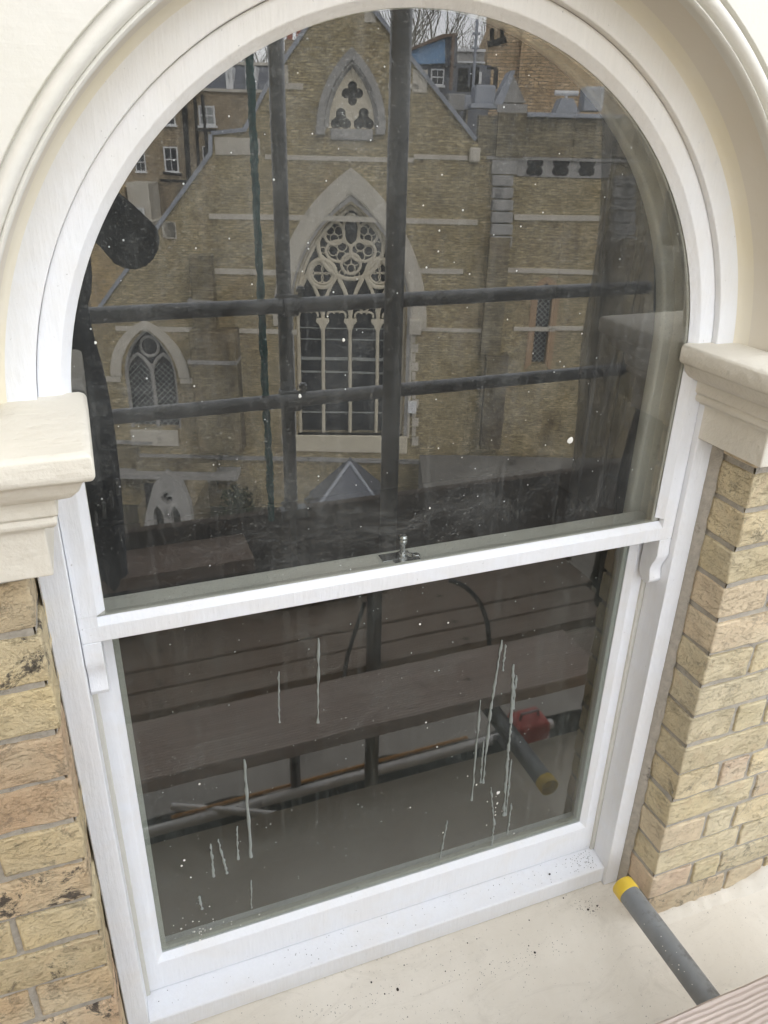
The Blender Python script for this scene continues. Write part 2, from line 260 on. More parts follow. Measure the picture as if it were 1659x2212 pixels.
def tag(o,label=None,cat=None,group=None,kind=None):
    for k,v in (('label',label),('category',cat),('group',group),('kind',kind)):
        if v: o[k]=v
    return o
def origin(o):
    v=Vector((0,0,0))
    while o is not None:
        if o.get('frame'): return None
        v+=o.location; o=o.parent
    return v
class MB:
    def __init__(s): s.v=[];s.f=[];s.m=[];s.col=None;s.cv=[];s.ch=[]
    def add(s,vs,fs,mi=0,col=None):
        b=len(s.v); s.ch.append((b,len(s.f))); s.v+=[tuple(x) for x in vs]; s.f+=[tuple(i+b for i in f) for f in fs]; s.m+=[mi]*len(fs)
        s.cv+=[col or (1,1,1,1)]*len(vs); return s
    def box(s,x0,x1,y0,y1,z0,z1,col=None,jit=0,mi=0):
        P=[(x,y,z) for x in (x0,x1) for y in (y0,y1) for z in (z0,z1)]
        if jit: P=[tuple(c+random.uniform(-jit,jit) for c in p) for p in P]
        return s.add(P,[(0,1,3,2),(4,6,7,5),(0,4,5,1),(2,3,7,6),(0,2,6,4),(1,5,7,3)],mi,col)
    def tube(s,pts,r,n=12,caps=True,taper=None):
        pts=[Vector(p) for p in pts]; rings=[]; prev=None
        for i,p in enumerate(pts):
            d=(pts[min(i+1,len(pts)-1)]-pts[max(i-1,0)]).normalized()
            if prev is None: a=d.orthogonal().normalized()
            else: a=(prev-d*prev.dot(d)).normalized()
            prev=a; b=d.cross(a); rr=r if taper is None else taper[i]
            rings.append([p+(a*math.cos(k*2*PI/n)+b*math.sin(k*2*PI/n))*rr for k in range(n)])
        vs=[q for g in rings for q in g]; fs=[(i*n+k,i*n+(k+1)%n,(i+1)*n+(k+1)%n,(i+1)*n+k) for i in range(len(pts)-1) for k in range(n)]
        if caps: fs+=[tuple(range(n))[::-1],tuple((len(pts)-1)*n+k for k in range(n))]
        return s.add(vs,fs)
    def ring_tube(s,cx,cz,rx,rz,y,r,n=28,m=6,a0=0,a1=2*PI):
        closed=abs(a1-a0-2*PI)<1e-6; k=n
        pts=[(cx+rx*math.cos(a0+(a1-a0)*i/n),y,cz+rz*math.sin(a0+(a1-a0)*i/n)) for i in range(n+1)]
        return s.tube(pts,r,m,not closed)
    def slab(s,loops,y0,y1,mi=0):
        """prism between y0 and y1 of a polygon (x,z) with holes"""
        flat=[p for l in loops for p in l]
        tri=tessellate_polygon([[Vector((p[0],p[1],0)) for p in l] for l in loops])
        n=len(flat); vs=[(p[0],y0,p[1]) for p in flat]+[(p[0],y1,p[1]) for p in flat]
        fs=[tuple(t) for t in tri]+[tuple(i+n for i in t[::-1]) for t in tri]; o=0
        for l in loops:
            k=len(l); fs+=[(o+i,o+(i+1)%k,n+o+(i+1)%k,n+o+i) for i in range(k)]; o+=k
        return s.add(vs,fs,mi)
    def loft(s,loops,closed_u=True,closed_v=False,caps=False):
        k=len(loops[0]); vs=[p for l in loops for p in l]; fs=[]
        nl=len(loops)
        for i in range(nl if closed_v else nl-1):
            j=(i+1)%nl
            for a in range(k if closed_u else k-1):
                b=(a+1)%k; fs.append((i*k+a,i*k+b,j*k+b,j*k+a))
        if caps: fs+=[tuple(range(k))[::-1],tuple((nl-1)*k+a for a in range(k))]
        return s.add(vs,fs)
    def build(s,name,mat,parent=None,bevel=0,smooth=False,mats=None,lift=True,local=False,tint=False,segs=2,angle=35):
        vs=[(x,y,z+CZ) for x,y,z in s.v] if lift else s.v
        if parent is not None: o0=Vector((0,0,0)) if local else origin(parent)
        else:
            xs,ys,zs=zip(*vs); o0=Vector(((min(xs)+max(xs))/2,(min(ys)+max(ys))/2,min(zs)))
        if o0 is None: o0=Vector((0,0,0))
        me=bpy.data.meshes.new(name); me.from_pydata([(x-o0.x,y-o0.y,z-o0.z) for x,y,z in vs],[],s.f)
        for m in (mats or [mat]): me.materials.append(MAT[m] if isinstance(m,str) else m)
        for p,mi in zip(me.polygons,s.m): p.material_index=mi
        if tint:
            a=me.color_attributes.new('tint','FLOAT_COLOR','POINT')
            for i,c in enumerate(s.cv): a.data[i].color=c
        import bmesh
        bm=bmesh.new(); bm.from_mesh(me); bmesh.ops.recalc_face_normals(bm,faces=bm.faces[:]); bm.to_mesh(me); bm.free()
        if smooth:
            for p in me.polygons: p.use_smooth=True
            me.set_sharp_from_angle(angle=R(angle))
        o=bpy.data.objects.new(name,me); scene.collection.objects.link(o)
        if parent is not None: o.parent=parent
        else: o.location=o0
        if bevel:
            bv=o.modifiers.new('bevel','BEVEL'); bv.width=bevel; bv.segments=segs; bv.limit_method='ANGLE'; bv.angle_limit=R(30)
        return o
def split(mb,name,fn):
    ch_=mb.ch+[(len(mb.v),len(mb.f))]
    for (v0,f0),(v1,f1) in zip(ch_,ch_[1:]):
        if f1>f0:
            q=MB(); q.add(mb.v[v0:v1],[tuple(i-v0 for i in f) for f in mb.f[f0:f1]]); fn(q,name)
def empty(name,loc,rz=0,frame=False):
    o=bpy.data.objects.new(name,None); scene.collection.objects.link(o); o.location=loc; o.rotation_euler=(0,0,rz); o.empty_display_size=.2
    if frame: o['frame']=1
    return o
def copy_tree(o,parent=None):
    c=o.copy(); scene.collection.objects.link(c); c.parent=parent
    for k in list(o.children): copy_tree(k,c)
    return c

# ================================================================== OUR HOUSE: wall, arch, capitals, window
CX,CS=.445,-.335                          # centre of the arch
XL,XR,YB=-.108,1.007,.886
house=empty('brick_house',(CX,1.0,0)); tag(house,'brick house with a cream stucco arch over an arched sash window','house')
def path(r,zb,n=72,zs=CS):
    pts=[(CX-r,zb),(CX-r,zb*.5+zs*.5)]
    pts+=[(CX+r*math.cos(a),zs+r*math.sin(a)) for a in [PI-PI*i/n for i in range(n+1)]]
    return pts+[(CX+r,zb*.5+zs*.5),(CX+r,zb)]
def sweep(mb,prof,zb,closed=True,n=72,wob=0):
    loops=[]
    for r,y in prof:
        loops.append([(x,y,z) for x,z in path(r,zb,n)])
    k=len(loops[0]); rings=[[l[i] for l in loops] for i in range(k)]
    return mb.loft(rings,closed_u=closed,caps=closed)
# wall core with the opening, and the dark room behind
b=MB(); b.slab([[(-3,-CZ),(4,-CZ),(4,3.2),(-3,3.2)],[(x,z) for x,z in path(.5535,-1.70)]],.998,1.14); b.build('wall_core','mortar',house)
b=MB(); b.box(-2.4,3.4,1.141,1.16,-2.6,.9); 
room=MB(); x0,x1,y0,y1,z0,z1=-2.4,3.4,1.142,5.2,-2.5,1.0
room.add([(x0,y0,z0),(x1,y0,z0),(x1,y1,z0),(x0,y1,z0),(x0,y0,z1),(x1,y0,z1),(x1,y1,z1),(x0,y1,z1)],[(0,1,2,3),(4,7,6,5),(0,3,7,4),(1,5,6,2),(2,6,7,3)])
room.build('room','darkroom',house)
b=MB(); b.box(-3,4,5.3,5.6,-CZ,3.2); b.box(-3,-2.7,1.14,5.3,-CZ,3.2); b.box(3.7,4,1.14,5.3,-CZ,3.2); b.build('outer_wall','ourwall',house)
b=MB(); b.box(-3.1,4.1,.8,5.7,3.2,3.4); b.build('roof','slate',house)
b=MB(); b.box(-3.6,-1.55,-2.4,.875,-CZ,3.2); b.build('side_light_blocker','ourwall',house)  # unseen block added at the left to keep side light off the right reveal
# stucco wall above the capitals with arch moulding
b=MB(); hole=[(x,z) for x,z in path(.588,-.30) ]
b.slab([[(-3,-.30),*hole,(4,-.30),(4,3.2),(-3,3.2)]],.880,.997); b.build('stucco_wall','stucco',house)
b=MB(); prof=[(.5615,.905),(.5608,.893),(.5618,.8875),(.5640,.8855),(.5662,.887),(.5672,.890),(.5688,.8845),(.5725,.8795),(.5775,.8780),(.582,.8805),(.5850,.886),(.5868,.8875),(.5885,.8795)]
sweep(b,prof,-.30,closed=False,n=96); b.build('arch_bead','stucco',house,smooth=True,angle=60)
b=MB(); prof=[(.5550,.987),(.5576,.957),(.5605,.93),(.5615,.905)]
sweep(b,prof,-.30,closed=False,n=96); b.build('arch_soffit','soffit',house,smooth=True,angle=60)
b=MB(); prof=[(.5475,.9785),(.5515,.9765),(.5545,.971),(.5570,.962),(.5578,.955)]
sweep(b,prof,-.30,closed=False,n=96); b.build('arch_fillet','ochre',house,smooth=True,angle=60)
# capitals: moulded blocks that the arch springs from
cap=[(-.045,-.2905),(.052,-.2905),(.058,-.293),(.060,-.298),(.060,-.317),(.057,-.322),(.050,-.324),(.0465,-.328),(.042,-.338),(.034,-.347),(.024,-.352),(.017,-.353),(.017,-.374),(.011,-.376),(.014,-.380),(.0145,-.385),(.011,-.390),(.003,-.392),(0,-.396),(0,-.455),(-.045,-.455)]
for Xc,s,sx in ((-.0745,1,1.02),(.961,-1,.93)):
    F=.8375; ring=[]
    st=[(('e',s*-2.5),), ]
    def at(p,z,where):
        if where=='end': return (-2.9 if s>0 else 3.9,F-p,z)
        if where=='corner': return (Xc+s*p*sx,F-p,z)
        if where=='mid': return (Xc+s*p*sx,.91,z)
        return (Xc+s*p*sx,.9995,z)
    b=MB(); rings=[[at(p,z,'end') for p,z in cap]]
    xe=-2.9 if s>0 else 3.9
    for q in (.6,.3,.12,.05): rings.append([((Xc+s*p*sx)+(xe-Xc)*q,F-p,z+.0006*math.sin(q*40)) for p,z in cap])
    rings+= [[at(p,z,'corner') for p,z in cap],[at(p,z,'mid') for p,z in cap],[at(p,z,'wall') for p,z in cap]]
    b.loft(rings,caps=True); b.build('capital','capital',house,bevel=.0022,smooth=True,angle=30)
# brick piers, brick by brick
random.seed(7)
TINT=[(.72,.61,.39),(.74,.62,.40),(.70,.60,.40),(.74,.61,.43),(.72,.58,.41),(.71,.62,.43),(.76,.66,.43),(.73,.57,.42)]
def pier(side):
    b=MB(); m=MB(); s=-1 if side=='left' else 1
    xe=XL if side=='left' else XR; pitch=.0797 if side=='left' else .075; top0=(-.556 if side=='left' else -.410)
    if side=='left': zj=[-.397,-.477]+[-.556-.0797*k for k in range(0,16)]
    else: zj=[-.410-.075*k for k in range(0,17)]
    zend=-1.66 if side=='left' else -1.612
    for k in range(len(zj)-1):
        zt,zbm=zj[k]-.0055,zj[k+1]+.0055
        if zt<zend: break
        seq=[.225,.104,.225,.104,.225,.104] if k%2==(0 if side=='left' else 1) else [.108,.070,.225,.104,.225,.104]
        if side=='left': seq=[.225,.104,.225] if k%2==1 else [.108,.225,.104,.225]
        x=0.0
        for i,wd in enumerate(seq):
            tl=list(random.choice(TINT)); f=random.uniform(.9,1.08); soot=random.choice([0,0,.25,.5]) if s>0 else random.choice([.1,.4,.7,.9])
            tl=[tl[0]*1.06,tl[1]*.99,tl[2]*.88] if s<0 else [q_*1.12 for q_ in tl]
            c=(tl[0]*f,tl[1]*f,tl[2]*f,soot)
            xa=xe+s*x; xb=xe+s*(x+wd); j=random.uniform(-.0016,.0016); dy=random.uniform(-.0028,.0008)
            tilt=random.uniform(-.0014,.0014)
            z_a,z_b=zbm+j*.5,zt+j*.5
            # subdivided face so that edges wander like handmade bricks
            nx=6 if wd>.15 else 4; X0,X1=min(xa,xb),max(xa,xb); Y0,Y1=YB+dy,.9975
            if i==0:
                e=random.uniform(-.0015,.0025)
                if s<0: X1=xe+e
                else: X0=xe-e
            if side=='right' and i==0: YY=.9975
            vs=[];fs=[]; gy=[Y0,(Y0+Y1)/2,Y1]; gz=3
            import itertools
            def P(i_,j_,k_): 
                fx=i_/nx; fz=k_/gz
                edge=(i_ in (0,nx))+(j_==0)+(k_ in (0,gz))
                w_=.0016 if edge>=2 else (.0012 if edge else 0)
                rnd=lambda:random.uniform(-w_,w_)
                yy=gy[j_]+ (rnd() if j_==0 else 0)
                return (X0+(X1-X0)*fx+rnd(),yy,z_a+(z_b-z_a)*fz+rnd()+tilt*(fx-.5)*2)
            idx={}
            for i_ in range(nx+1):
                for j_ in range(3):
                    for k_ in range(gz+1):
                        if i_ in (0,nx) or j_ in (0,2) or k_ in (0,gz): idx[(i_,j_,k_)]=len(vs); vs.append(P(i_,j_,k_))
            for i_ in range(nx):
                for k_ in range(gz):
                    for j_ in (0,2): fs.append((idx[i_,j_,k_],idx[i_+1,j_,k_],idx[i_+1,j_,k_+1],idx[i_,j_,k_+1]))
                for j_ in range(2):
                    for k_ in (0,gz): fs.append((idx[i_,j_,k_],idx[i_+1,j_,k_],idx[i_+1,j_+1,k_],idx[i_,j_+1,k_]))
            for k_ in range(gz):
                for j_ in range(2):
                    for i_ in (0,nx): fs.append((idx[i_,j_,k_],idx[i_,j_+1,k_],idx[i_,j_+1,k_+1],idx[i_,j_,k_+1]))
            b.add(vs,fs,0,c); x+=wd+.0105
    o=b.build('brickwork','brick',house,bevel=.0028,smooth=True,tint=True,segs=2,angle=40)
    a,c=xe+s*.0055,xe+s*(x+.0)
    m2=MB()
    # mortar face with a slightly uneven surface
    X0,X1=min(a,c),max(a,c); nx,nz=60,90; z0,z1=-1.70,-.42; g=[[(X0+(X1-X0)*i/nx,YB+.0040+random.uniform(-.0010,.0010),z0+(z1-z0)*k/nz) for k in range(nz+1)] for i in range(nx+1)]
    m2.add([p for r_ in g for p in r_],[(i*(nz+1)+k,(i+1)*(nz+1)+k,(i+1)*(nz+1)+k+1,i*(nz+1)+k+1) for i in range(nx) for k in range(nz)])
    xr=xe+s*.0030; g=[[(xr+random.uniform(-.001,.001),YB+.005+(.1125)*j/8,z0+(z1-z0)*k/nz) for k in range(nz+1)] for j in range(9)]
    m2.add([p for r_ in g for p in r_],[(i*(nz+1)+k,(i+1)*(nz+1)+k,(i+1)*(nz+1)+k+1,i*(nz+1)+k+1) for i in range(8) for k in range(nz)])
    m2.build('mortar_joints','mortar',house)
    # plain wall carrying on past the laid bricks
    w_=MB(); 
    if side=='left': w_.box(-3,xe-x,.8865,.9965,-1.62,-.43)
    else: w_.box(xe+x,4,.8865,.9965,-1.61,-.43)
    w_.build('side_wall','ourwall',house)
pier('left'); pier('right')
b=MB(); b.box(-3,4,.889,.9965,-CZ,-1.75); b.build('lower_wall','ourwall',house)
# raked mortar pointing between frame and bricks
random.seed(3)
for s in (-1,1):
    b=MB(); loops=[]
    for i in range(60):
        z=-1.60+1.17*i/59; xa=(XL+.002) if s<0 else (XR-.002); xb=CX+s*.5515
        wv=random.uniform(-.0012,.0012)
        loops.append([(xa-s*.001,.958+wv*2,z),((xa*.6+xb*.4),.967+wv,z),(xb+s*.0+wv,.9735+wv*.5,z),(xb+s*.002,.997,z),(xa,.997,z)])
    b.loft(loops,closed_u=True,caps=True); b.build('pointing','mortar',house,smooth=True,angle=50)
# painted masonry sill
b=MB(); prof=[(1.05,-1.572),(.987,-1.5755),(.955,-1.583),(.925,-1.593),(.886,-1.610),(.84,-1.626),(.78,-1.640),(.70,-1.656),(.62,-1.672),(.56,-1.690),(.525,-1.712),(.515,-1.75),(.515,-1.90),(.60,-1.93),(.88,-1.95),(1.05,-1.95)]
random.seed(5); rings=[]
for i in range(71):
    x=-3+7*i/70; j=[random.uniform(-.0012,.0012) for _ in prof]
    rings.append([(x,y,z+jj) for (y,z),jj in zip(prof,j)])
b.loft(rings,caps=True); b.build('masonry_sill','sillstone',house,smooth=True,angle=40)

b=MB(); random.seed(17); rings=[]
for i in range(61):
    x=1.03+.75*i/60; up=.010+.006*random.random()+.030*max(0,min(1,(x-1.27)/.09))-(.012*max(0,(x-1.40)/.05) if x<1.45 else .012); z0=-1.612+up; y0=.884-.004*random.random()
    rings.append([(x,.905,-1.63),(x,.905,z0-.001),(x,y0+.001,z0),(x,y0-.007,z0-.006-.004*random.random()),(x,.862,-1.6190),(x,.850,-1.6245),(x,.850,-1.64)])
b.loft(rings,caps=True); b.build('render_lip','sillstone',house,smooth=True,angle=60)
# ---- the sash window
win=empty('sash_window',(0,0,0)); win.parent=house; win.location=(0,0,0)
def wb(mb,name,mat,**k): return mb.build(name,mat,win,**k)
b=MB(); sweep(b,[(.5155,.978),(.5525,.978),(.5525,1.034),(.5155,1.034)],-1.5765); wb(b,'box_frame','white',bevel=.0015,smooth=True)
b=MB(); sweep(b,[(.5525,1.0345),(.5525,1.115),(.498,1.115),(.495,1.108),(.495,1.094),(.498,1.089),(.518,1.089),(.518,1.0425),(.508,1.0425),(.508,1.0345)],-1.53); wb(b,'inner_lining','oldgrey',bevel=.0012,smooth=True)
# upper sash: white outside, old grey mouldings inside
b=MB(); sweep(b,[(.4885,.990),(.5149,.990),(.5149,1.003),(.4765,1.0028)],-.6125,n=96); 
b.add([(CX+a,y,z) for a in (-.5145,.5145) for y,z in ((.990,-.6555),(.990,-.6300),(1.0028,-.6205),(1.003,-.6555))],[(0,1,5,4),(1,2,6,5),(2,3,7,6),(3,0,4,7),(0,3,2,1),(4,5,6,7)])
wb(b,'upper_sash','white',bevel=.001,smooth=True)
b=MB(); b.add([(CX+s*a,y,z) for s in (-1,1) for a in (.4885,.5145) for z in (-.6127,-.6298) for y in (.9900,1.003)],[])
wbx=MB()
for s in (-1,1):
    x0_,x1_=sorted((CX+s*.4886,CX+s*.5146)); wbx.box(x0_,x1_,.9904,1.0025,-.6305,-.6120)
split(wbx,'sash_corner',lambda q,n:wb(q,n,'white'))
b=MB(); sweep(b,[(.4765,1.0068),(.5145,1.0068),(.5145,1.032),(.487,1.032),(.4855,1.022),(.481,1.015),(.4765,1.012)],-.640,n=96)
b.add([(CX+a,y,z) for a in (-.51,.51) for y,z in ((1.0068,-.6555),(1.0068,-.6225),(1.013,-.6225),(1.019,-.627),(1.032,-.630),(1.032,-.6555))],[(i,(i+1)%6,6+(i+1)%6,6+i) for i in range(6)]+[(0,1,2,3,4,5),(6,7,8,9,10,11)])
wb(b,'inner_moulding','oldgrey',bevel=.0012,smooth=True)
pane=[(x,z) for x,z in path(.4785,-.6215,n=96)]
def pane_mesh(name,poly,y0,y1,mat):
    b=MB(); n=len(poly); vs=[(x,y0,z) for x,z in poly]+[(x,y1,z) for x,z in poly]
    b.add(vs,[tuple(range(n))],0); b.add([],[]) 
    b.f+= [tuple(range(n,2*n))[::-1]]; b.m+=[1]
    for i in range(n): b.f.append((i,(i+1)%n,n+(i+1)%n,n+i)); b.m.append(1)
    return wb(b,name,mat,mats=[mat,'glass_back'])
pane_mesh('upper_pane',pane,1.003,1.0062,'glass_up')
# horns under the upper sash stiles
for s in (-1,1):
    x0_,x1_=sorted((CX+s*.4885,CX+s*.5145)); pr=[(.990,-.6560),(.990,-.676),(.9885,-.688),(.992,-.700),(.9985,-.712),(1.001,-.724),(.9985,-.737),(.9965,-.745),(1.000,-.752),(1.008,-.757),(1.018,-.7545),(1.028,-.745),(1.031,-.733),(1.031,-.6560)]
    b=MB(); b.add([(x,y,z) for x in (x0_,x1_) for y,z in pr],[(i,(i+1)%14,14+(i+1)%14,14+i) for i in range(14)]+[tuple(range(14)),tuple(range(14,28))]); wb(b,'sash_horn','white',bevel=.0012,smooth=True)
# lower sash
def rect(h,zb,zt,y): return [(CX-h,y,zb),(CX+h,y,zb),(CX+h,y,zt),(CX-h,y,zt)]
b=MB(); b.loft([rect(.5145,-1.5165,-.646,1.085),rect(.5145,-1.5165,-.646,1.040),rect(.487,-1.4425,-.664,1.040),rect(.475,-1.4305,-.674,1.0518),rect(.475,-1.4305,-.674,1.0555),rect(.475,-1.4305,-.674,1.085)],closed_u=True,closed_v=True)
wb(b,'lower_sash','white',bevel=.0014,smooth=True)
b=MB(); b.box(CX-.513,CX+.513,1.0335,1.085,-.6455,-.6405); b.box(CX-.513,CX+.513,1.0335,1.0395,-.668,-.646); wb(b,'meeting_rail','oldgrey',bevel=.0015)
pane_mesh('lower_pane',[(CX-.477,-1.432),(CX+.477,-1.432),(CX+.477,-.672),(CX-.477,-.672)],1.052,1.0552,'glass_lo')
# spacer bar of the sealed unit just above the bottom rail
b=MB(); b.box(CX-.475,CX+.475,1.0555,1.066,-1.4305,-1.4215); b.box(CX-.475,CX-.466,1.0555,1.066,-1.42,-.674); b.box(CX+.466,CX+.475,1.0555,1.066,-1.42,-.674); wb(b,'glazing_bead','oldgrey',bevel=.001)
# timber sill
b=MB(); pr=[(1.112,-1.5185),(1.03,-1.5175),(.989,-1.5255),(.987,-1.528),(.987,-1.5725),(.992,-1.5745),(1.112,-1.5745)]
random.seed(9); rings=[[(CX-.5155+1.031*i/30,y,z+random.uniform(-.0004,.0004)) for y,z in pr] for i in range(31)]
b.loft(rings,caps=True); wb(b,'timber_sill','white',bevel=.001,smooth=True)
# sash fastener seen through the upper pane
b=MB(); lx,ly,lz=.446,1.062,-.6405
b.box(lx-.036,lx+.018,ly-.012,ly+.012,lz,lz+.0025); b.box(lx-.026,lx+.02,1.016,1.033,-.631,-.6275)
def lathe(mb,cx,cy,cz,prof,n=20):
    mb.loft([[(cx+r_*math.cos(a),cy+r_*math.sin(a),cz+h) for a in [2*PI*k/n for k in range(n)]] for r_,h in prof],caps=True)
lathe(b,lx+.004,ly,lz+.0025,[(.008,0),(.0085,.004),(.005,.006),(.0035,.012),(.0038,.018),(.0065,.023),(.0078,.027),(.0068,.030),(.0078,.033),(.006,.037),(.0015,.039)])
lathe(b,lx+.020,ly-.020,lz+.0025,[(.0085,0),(.0075,.006),(.0055,.009),(.002,.0105)])
b.tube([(lx+.004,ly,lz+.006),(lx+.014,ly-.012,lz+.0065),(lx+.021,ly-.021,lz+.006)],.004,8)
wb(b,'sash_fastener','chrome',bevel=.0006,smooth=True)
# paint runs and splashes on the outside of the panes (u,v in the 1659 px picture)
random.seed(21)
def on_pane(u,v):
    P=on_y(u,v,1.003)
    return P if P.z>-.622 else on_y(u,v,1.052)
def run(p0,p1,w_,wob=1.2):
    n=16; pts=[]; 
    for i in range(n+1):
        f=i/n; P=on_pane(p0[0]+(p1[0]-p0[0])*f+random.uniform(-wob,wob)*.8,p0[1]+(p1[1]-p0[1])*f); P=P+Vector((0,-.0006,0)); pts.append(P)
    b=MB(); w_*=1.35; tp=[w_*random.choice((.45,.8,1,1.1,1.45)) for _ in pts]; tp[0]=w_*.6; tp[-1]=w_*1.5
    b.tube(pts,w_,7,taper=tp); wb(b,'paint_run','drip',smooth=True)
for p0,p1,w_ in [((688,1378),(687,1560),.0016),((528,1640),(542,1850),.0019),((471,1812),(490,1885),.0016),((455,1822),(462,1892),.0016),((512,1784),(514,1855),.0015),
    ((1084,1382),(1060,1530),.0015),((1060,1530),(1043,1690),.0017),((1092,1392),(1086,1448),.0012),((1109,1435),(1104,1560),.0019),((1104,1560),(1096,1640),.0018),((1096,1640),(1088,1760),.0022),
    ((1038,1512),(1019,1728),.0014),((1115,1458),(1108,1530),.0014),((1044,1600),(1038,1690),.0012),((1105,1640),(1092,1760),.0013),((1060,1700),(1068,1780),.0013),((1068,1770),(1062,1826),.0014),((1105,1735),(1096,1800),.0012),((966,1772),(951,1852),.0013),((602,1450),(603,1560),.0010),((430,1935),(436,1962),.0017),((543,1900),(543,1960),.0010)]:
    run(p0,p1,w_)
def splash(u,v,rpx,mat='splash',sx=1.0,n=11):
    c=on_pane(u,v)+Vector((0,-.0004,0)); r_=rpx/FPX*1.25
    b=MB(); rr=[r_*random.uniform(.75,1.2) for _ in range(n)]
    ring=[(c.x+sx*rr[i]*math.cos(2*PI*i/n),c.y,c.z+rr[i]*math.sin(2*PI*i/n)) for i in range(n)]
    ring2=[(c.x+sx*.6*rr[i]*math.cos(2*PI*i/n),c.y-.0007,c.z+.6*rr[i]*math.sin(2*PI*i/n)) for i in range(n)]
    b.loft([ring,ring2],caps=True); wb(b,'paint_splash',mat,smooth=True)
for u,v,r_ in [(1231,951,8.5),(742,734,3.2),(648,855,3.6),(928,1097,2.4),(907,1348,3),(968,1345,2.6),(944,1613,2.2),(886,1744,2.2),(431,1693,3),(398,1858,3.5),(392,1870,3),(412,1895,2.5),(480,2020,3.5),(455,2006,3),(432,2031,4.5),(404,2040,3),(420,2012,2.5),(500,1990,2),(520,1998,2),(560,1975,2.5),(1029,1695,3),(1076,1712,6.5),(1074,1735,4),(1070,1760,3),(1066,1790,3),(1063,1815,2.5),(957,1798,3),(460,1985,2),(206,740,2.6),(1096,690,1.3),(920,1560,2.6),(923,1572,1.8),(1010,1676,2.2),(1110,1800,3)]:
    splash(u,v,r_*1.05,sx=.8)
for i in range(30):
    u=random.gauss(425,38) if i<22 else random.uniform(1040,1110); v=(2040-(u-370)*.30-abs(random.gauss(0,26))) if i<22 else random.uniform(1690,1800); splash(max(u,375),v,random.uniform(.9,2.6),sx=random.uniform(.6,1.1))

# ================================================================== on the sill: tube, board, grit
tb=empty('scaffold_tube',(.938,.75,CZ-1.498)); tag(tb,'grey galvanised scaffold tube with a yellow end cap lying across the cream sill','scaffold tube')
b=MB(); n=28; ys=[.885,.80,.7,.5,.43]; b.tube([(.938,y,-1.474) for y in ys],.02415,n,caps=False); b.tube([(.938,y,-1.474) for y in ys[::-1]],.0205,n,caps=False)
b.build('tube','steel',tb,smooth=True)
b=MB(); b.loft([[(.938+r_*math.cos(a),y,-1.474+r_*math.sin(a)) for a in [2*PI*k/28 for k in range(28)]] for r_,y in [(.0252,.875),(.0258,.878),(.0258,.899),(.0250,.9015),(.0225,.902),(.0205,.900),(.0200,.885),(.001,.884)]],caps=True)
b.build('end_cap','yellow',tb,smooth=True,angle=45)
random.seed(31); b=MB()
for y,a,r_ in [(.76,35,.0011),(.745,60,.0009),(.735,62,.0010),(.70,50,.0012),(.695,66,.0013),(.685,48,.0008),(.80,70,.0008),(.66,55,.0008),(.72,20,.0007),(.71,80,.0006)]:
    th=R(90+a*.9); c=Vector((.938+.0242*math.cos(th),y,-1.474+.0242*math.sin(th))); d=Vector((math.cos(th),0,math.sin(th)))
    b.tube([c-d*.0002,c+d*.0005],r_,8)
split(b,'paint_speckle',lambda q,n:q.build(n,'splash',tb))
def board(name,x0,x1,y0,y1,zt,mat,label,cat='board',group=None,th=.038,bow=0):
    random.seed(int(abs(y0*1000))); n=40; rings=[]
    for i in range(n+1):
        x=x0+(x1-x0)*i/n; e0,e1=random.uniform(-.0015,.0015),random.uniform(-.0015,.0015)
        c=.004; rings.append([(x,y0+e0,zt-th),(x,y0+e0,zt-c),(x,y0+c+e0,zt),(x,(y0+y1)/2,zt+.0004),(x,y1-c+e1,zt),(x,y1+e1,zt-c),(x,y1+e1,zt-th)])
    b=MB(); b.loft(rings,caps=True); o=b.build(name,mat,smooth=True,angle=40); return tag(o,label,cat,group)
board('scaffold_board',-1.9,1.30,.380,.606,-1.411,'board','pale grained scaffold board on top of the grey tube at the lower right','scaffold board')
# grit on the sills
random.seed(12)
def crumb(x,y,z,r_,i=None):
    b=MB(); n=6; b.loft([[(x+r_*q*random.uniform(.7,1.2)*math.cos(2*PI*k/n),y+r_*q*random.uniform(.7,1.2)*math.sin(2*PI*k/n),z+h) for k in range(n)] for q,h in ((.8,0),(1,r_*.5),(.6,r_*1.1))],caps=True); return b
def sill_z(y):
    pts=[(.987,-1.5755),(.955,-1.583),(.925,-1.593),(.886,-1.610),(.84,-1.626),(.78,-1.640),(.70,-1.656),(.62,-1.672),(.56,-1.69)]
    for (a,za),(c,zc) in zip(pts,pts[1:]):
        if c<=y<=a: return za+(zc-za)*(a-y)/(a-c)
    return -1.572
def hit_sill(u,v):
    r=ray(u,v); y=.9
    for _ in range(30): y=max(.56,min(.987,sill_z(y)*r.y/r.z))
    return r.x/r.y*y,y,sill_z(y)
big=[(859,2138,6),(1155,2058,4.5),(1142,2043,3),(802,2122,3.5),(1143,1988,3),(831,2147,3),(1058,2083,2.5),(962,2098,2.5),(1270,1965,4.5),(1290,1957,3.5),(1281,1968,3),(1217,1940,3),(1010,2037,2.5),(1052,2052,2),(873,2085,2.5),(1030,2028,2),(1128,2005,2)]
for i,(u,v,r_) in enumerate(big):
    x,y,z=hit_sill(u,v); o=crumb(x,y,z-.0003,r_*.00062).build('grit_crumb','grit')
    lab='large dark crumb of grit on the cream sill near the bottom edge of the picture' if i==0 else 'small dark crumb of grit lying loose on the cream sill'
    tag(o,lab,'grit','grit crumbs on the cream sill' if i else None)
b=MB(); random.seed(44)
